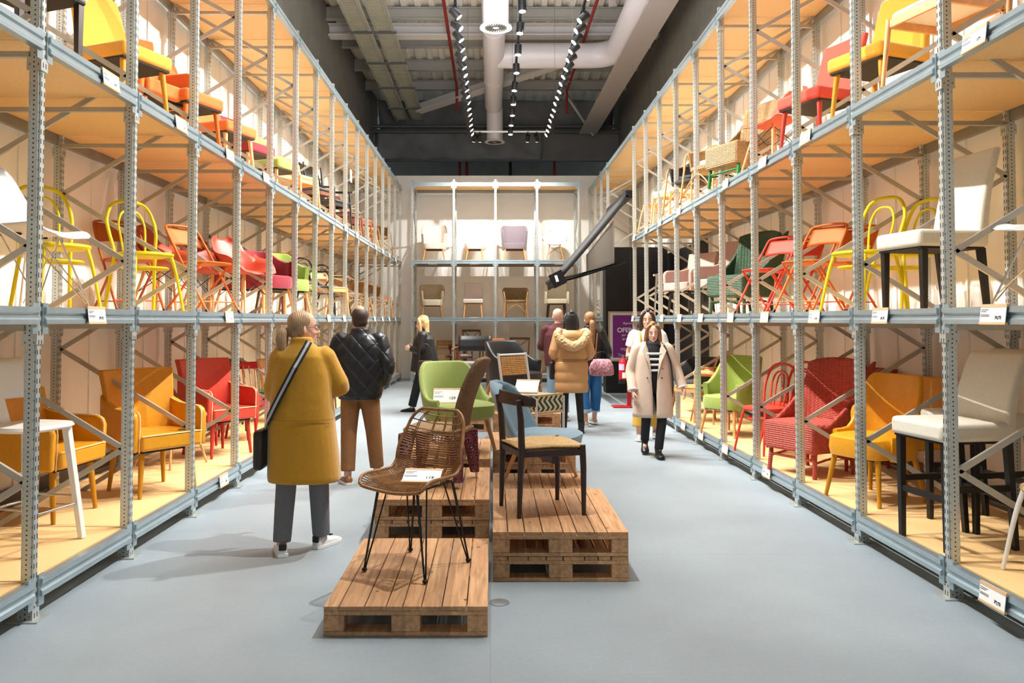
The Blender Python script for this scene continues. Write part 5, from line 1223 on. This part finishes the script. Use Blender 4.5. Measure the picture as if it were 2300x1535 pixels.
# --- bald man in maroon sweater
MAR = mat('maroon_knit', '5a2c30', .9, 0, .08, 60, .3, 250)
JEAN = mat('pale_jeans', '8fb0c4', .85, 0, .12, 60)
t, HM, k = person('bald man in a maroon sweater in front of the back rack', (1.0, 12.1, .001), pi-.15, 1.72,
    dict(eL=(.25, -.02, 1.1), wL=(.12, -.25, 1.12), eR=(-.24, -.05, 1.1), wR=(-.1, -.26, 1.1), aR=(-.12, .08, .1), aL=(.1, -.08, .08)),
    [dict(name='sweater', m=MAR, sleeve=(.075, .065, .05, .9), rings=[(.82, .19, .14, 0, 0), (.9, .2, .15, 0, 0), (1.1, .21, .15, 0, 0), (1.28, .215, .14, 0, 0), (1.38, .17, .11, 0, 0), (1.43, .09, .08, 0, 0), (1.46, .07, .07, 0, 0)])],
    (JEAN, (.09, .07, .06), .08), (lea('8f8c86'), .08, SOLE), ('bald',), SKINP)
# --- woman in tan parka
TAN = mat('tan_parka', 'b98e5e', .5, 0, .06, 8, .35, 14, spec=.5)
FUR = mat('tan_fur', 'cba97e', .95, 0, .45, 55, 1.0, 90)
TIGHT = mat('black_tights', '1b1a1c', .7)
BOOT = lea('17161a')
def quiltring(z0, z1, rx, ry, n, amp=.012):
    out = []
    for i in range(n*4+1):
        f = i/(n*4); a = abs(sin(pi*f*n)); out.append((z0+(z1-z0)*f, rx+amp*a, ry+amp*a, 0, 0))
    return out
t, HM, k = person('woman in a tan parka with fur trimmed hood seen from behind', (1.08, 10.8, .001), pi, 1.66,
    dict(aR=(-.13, .05, .08), kR=(-.11, 0, .48), aL=(.1, -.08, .08), kL=(.09, -.04, .48), eR=(-.25, .02, 1.1), wR=(-.18, -.2, 1.0), eL=(.24, .02, 1.1), wL=(.14, -.22, 1.02), sR=(-.165, 0, 1.36), sL=(.165, 0, 1.36)),
    [dict(name='parka', m=TAN, pw=2.3, sleeve=(.09, .082, .06, .85), rings=quiltring(.56, .98, .225, .18, 3)+[(1.0, .2, .15, 0, 0)]+quiltring(1.02, 1.3, .205, .16, 2)+[(1.38, .18, .12, 0, .01), (1.42, .11, .09, 0, .0), (1.44, .085, .07, 0, -.01)])],
    (TIGHT, (.075, .055, .045), .02, dict(name='tights')), (BOOT, .17, BLKMET), ('long', hair_mat('1d1618'), .38), SKIN)
mb = MB()
mb.tube([(-.17*k, .11*k, 1.43*k), (-.2*k, .17*k, 1.36*k), (-.13*k, .215*k, 1.26*k), (0, .23*k, 1.2*k), (.13*k, .215*k, 1.26*k), (.2*k, .17*k, 1.36*k), (.17*k, .11*k, 1.43*k)], [.045*k, .062*k, .066*k, .07*k, .066*k, .062*k, .045*k], 12, sub=4)
o = mb.build('fur_trim', FUR, t, sub=2)
tex = bpy.data.textures.new('fur', 'CLOUDS'); tex.noise_scale = .02
dm = o.modifiers.new('d', 'DISPLACE'); dm.texture = tex; dm.strength = .035; dm.texture_coords = 'LOCAL'
mb = MB(); mb.ell((0, .14*k, 1.33*k), (.15*k, .08*k, .09*k), 20, 12); mb.ell((0, .15*k, 1.29*k), (.09*k, .07*k, .08*k), 16, 10)
mb.build('hood', mat('tan_hood', 'a98353', .7, 0, .08, 20, .5, 30), t, remesh=.009, smo=2)
MB().rings([(.985*k, .225*k, .172*k), (1.0*k, .23*k, .177*k), (1.015*k, .225*k, .172*k)], 28).build('belt', mat('tan_belt', '9a7448', .6), t)
b = thing('handbag', 'small black handbag at the left hip of the tan parka', 'handbag', (.835, 10.95, .72), 0)
MB().box((0, 0, .12), (.09, .2, .24)).build('bag_body', lea('1a191b'), b, bevel=.02)
MB().tube([(0, -.06, .23), (.01, -.03, .33), (.01, .03, .33), (0, .06, .23)], .006, 8, sub=3).build('handle', lea('1a191b'), b)
# --- woman with leather jacket
LJ = mat('black_leather_jacket', '15161a', .32, 0, .1, 12, .4, 18)
BJ = mat('blue_jeans', '1f5d94', .85, 0, .12, 60)
t, HM, k = person('woman with long ponytail and black leather jacket, right of the tan parka', (1.42, 11.5, .001), pi+.2, 1.66,
    dict(aR=(-.1, -.1, .1), kR=(-.1, -.02, .48), aL=(.1, .1, .08), kL=(.1, .03, .48), eR=(-.26, .06, 1.08), wR=(-.27, -.08, .86)),
    [dict(name='leather_jacket', m=LJ, sleeve=(.075, .068, .052, .9), rings=[(.84, .19, .14, 0, 0), (.9, .2, .145, 0, 0), (1.1, .2, .15, 0, 0), (1.28, .21, .14, 0, 0), (1.38, .17, .11, 0, .01), (1.44, .09, .08, 0, .01), (1.48, .08, .075, 0, .01)])],
    (BJ, (.1, .085, .075), .32), (lea('b6a794'), .08, SOLE), ('pony', hair_mat('8a6440'), .5), SKIN)
mb = MB()
for S, x, y in (('L', .1, .1), ('R', -.1, -.1)): mb.tube([(x*k, y*.85*k, .2*k), (x*k, y*.82*k, .25*k)], .083*k, 14)
mb.build('jean_cuff', mat('turned_up_denim', '9db8cc', .85), t)
b = thing('handbag', 'dusty pink furry handbag hanging at the side of the leather jacket', 'handbag', (1.53, 11.05, .76))
PINKF = mat('pink_fur', 'b8828c', .95, 0, .5, 40, 1.0, 80)
mb = MB(); mb.rings([(0, .15, .06), (.02, .17, .085), (.1, .175, .095), (.17, .155, .085), (.22, .12, .06), (.235, .1, .03)], 28, 2.8)
o = mb.build('bag_body', PINKF, b, sub=2); dm = o.modifiers.new('d', 'DISPLACE'); dm.texture = tex; dm.strength = .03; dm.texture_coords = 'LOCAL'
MB().tube([(-.1, 0, .21), (-.08, 0, .3), (0, 0, .34), (.08, 0, .3), (.1, 0, .21)], .006, 8, sub=3).build('handle', BLKMET, b)
MB().tube([(-.09, 0, .22), (-.07, .02, .4), (-.05, .05, .6)], .01, 8, sub=3).build('strap', lea('7a4a38'), b)
# --- woman in beige trench walking
TRN = mat('beige_trench', 'd6c1ae', .8, 0, .05, 10, .8, 14)
t, HM, k = person('woman in a beige trench coat and striped jumper walking towards the camera', (1.82, 8.95, .001), face(-.06, -1), 1.5,
    dict(aL=(.05, -.13, .09), kL=(.1, -.1, .49), aR=(-.075, .22, .15), kR=(-.08, .03, .48), eL=(.3, .02, 1.1), wL=(.37, -.07, .86), eR=(-.27, .03, 1.07), wR=(-.26, -.1, .82), pR=.3, tL=.08, tR=-.1, sL=(.18, 0, 1.37), sR=(-.18, 0, 1.37)),
    [dict(name='jumper', m=mat('black_jumper', '1c1d22', .9), pw=2.2, rings=[(.8, .15, .13, 0, -.0), (1.0, .15, .135, 0, -.01), (1.2, .15, .14, 0, -.015), (1.36, .13, .11, 0, -.01), (1.43, .08, .08, 0, -.01), (1.46, .072, .075, 0, -.01), (1.49, .068, .07, 0, -.01)])],
    (BLKT, (.085, .062, .055), .04), (lea('141416'), .11, BLKMET), ('bob', hair_mat('93683f'), .3), SKINP, nod=.05, bare=True)
# open coat: a thick wrap with a gap in front
def coat_wrap(zs, gap, name, m, t, k, off=0, th=.018):
    def P(u, v):
        i = v*(len(zs)-1); a = int(min(i, len(zs)-2)); f = i-a
        q = [zs[a][j]*(1-f)+zs[a+1][j]*f for j in range(4)]
        g0 = R(q[3]); an = -pi/2+g0+(2*pi-2*g0)*(u+1)/2
        return Vector((q[1]*math.copysign(abs(cos(an))**.86, cos(an))*k, q[2]*math.copysign(abs(sin(an))**.86, sin(an))*k, q[0]*k))
    return MB().grid(P, 44, 20).build(name, m, t, solid=th, ang=80)
coat_wrap([(.5, .245, .175, 3), (.62, .245, .178, 4), (.8, .235, .172, 4), (1.0, .222, .165, 7), (1.15, .215, .16, 17), (1.28, .21, .15, 26), (1.36, .19, .13, 34), (1.42, .13, .105, 44), (1.46, .1, .092, 56)], 0, 'trench_coat', TRN, t, k)
mb = MB()
D = dict(sL=(.185, 0, 1.36), eL=(.3, .02, 1.1), wL=(.37, -.07, .86), sR=(-.185, 0, 1.36), eR=(-.27, .03, 1.07), wR=(-.26, -.1, .82))
for S in 'LR':
    s, e, w_ = [Vector(D[a+S])*k for a in 'sew']; mb = MB()
    mb.tube([s*.85+Vector((0, 0, s.z*.15)), s, s.lerp(e, .5), e, e.lerp(w_, .5), e.lerp(w_, .9)], [.07*k, .082*k, .078*k, .07*k, .066*k, .066*k], 14, sub=3).build('sleeve', TRN, t)
    c = e.lerp(w_, .88); d = (w_-e).normalized()
    MB().tube([c, c+d*.012], .068*k, 14).build('cuff_stripe', mat('white_cuff', 'f2ece6', .8), t)
for q in (-1, 1):
    mb = MB(); P = [(q*.035, -.168, 1.0), (q*.085, -.176, 1.2), (q*.15, -.15, 1.34), (q*.1, -.12, 1.43), (q*.075, -.128, 1.36), (q*.055, -.165, 1.2)]
    mb.loft([[Vector(p)*k for p in P], [Vector((p[0], p[1]-.012, p[2]))*k for p in P]]).build('lapel', mat('trench_lapel', 'dccab8', .8), t, smooth=False)
for zz in (1.29, 1.22, 1.15, 1.08):
    wd = .085+(zz-1.08)*.25
    MB().grid(lambda u, v: Vector((u*wd*.7, -.152-.0*u*u-.002, zz+.028*v))*k, 6, 1).build('jumper_stripe', mat('white_stripe', 'eeeeea', .9), t, solid=.014)
MB().rings([(1.41*k, .085*k, .085*k, 0, -.005), (1.43*k, .095*k, .092*k, 0, -.008), (1.46*k, .085*k, .083*k, 0, -.01), (1.475*k, .07*k, .07*k, 0, -.01)], 20).build('roll_neck', mat('grey_knit', '4d4f52', .9, 0, .2, 80), t)
for x, z in ((-.09, 1.0), (.1, 1.12), (.09, 1.0)): MB().ell(Vector((x, -.181, z))*k, (.011*k, .006*k, .011*k), 10, 6).build('button', mat('brown_button', '4a3a30', .4), t)
MB().tube([Vector(p)*k for p in ((.13, -.1, 1.41), (.17, -.145, 1.3), (.215, -.12, 1.15), (.24, -.09, .9), (.24, -.03, .75))], .011, 8, sub=3).build('bag_strap', mat('dark_green_strap', '2c3530', .6), t)
# --- young woman behind, white t-shirt
WTEE = mat('white_tshirt', 'eceef0', .85, 0, .03, 20); MUSD = mat('mustard_dungarees', 'c39a3c', .85)
t, HM, k = person('young woman in a white t-shirt and mustard dungarees behind the trench coat', (2.02, 10.25, .001), face(-.15, -1), 1.66,
    dict(eR=(-.25, .03, 1.08), wR=(-.12, -.22, 1.2), eL=(.25, .03, 1.08), wL=(.14, -.22, 1.18), aR=(-.12, -.12, .09), kR=(-.11, -.08, .48), aL=(.1, .12, .1)),
    [dict(name='tshirt', m=WTEE, sleeve=(.075, .07, .06, 0), rings=[(.95, .16, .12, 0, 0), (1.1, .165, .12, 0, 0), (1.28, .19, .13, 0, 0), (1.37, .17, .105, 0, 0), (1.42, .1, .08, 0, 0), (1.44, .075, .068, 0, 0)])],
    (MUSD, (.1, .085, .09), .2), (lea('9a9a9c'), .09, SOLE), ('long', hair_mat('3b2a20'), .36), SKIN, bare=True, handcurl=(1, 1))
MB().rings([(.9*k, .175*k, .13*k), (1.0*k, .17*k, .132*k), (1.2*k, .1*k, .14*k)], 20).build('bib', MUSD, t)
mb = MB()
for q in (-1, 1): mb.tube([Vector(p)*k for p in ((q*.08, -.138, 1.18), (q*.095, -.13, 1.32), (q*.1, -.05, 1.41), (q*.09, .06, 1.4), (q*.05, .13, 1.2))], .014*k, 8, sub=3)
mb.build('shoulder_strap', MUSD, t)
MB().tube([HM @ Vector((.084*k*cos(a), (.02-.03*sin(a)*0)*k, (.155+.094*sin(a))*k)) for a in [pi*i/12 for i in range(13)]], .006*k, 8).build('headband', mat('pale_headband', 'dfc7c0', .6), t)
ph = thing('phone', 'mobile phone held by the young woman in the white t-shirt', 'phone', (2.02, 10.0, 1.17), 0)
MB().box((.0, 0, .0), (.075, .01, .15), rx=-.5).build('case', mat('phone_case', '3a3438', .4), ph, bevel=.004)
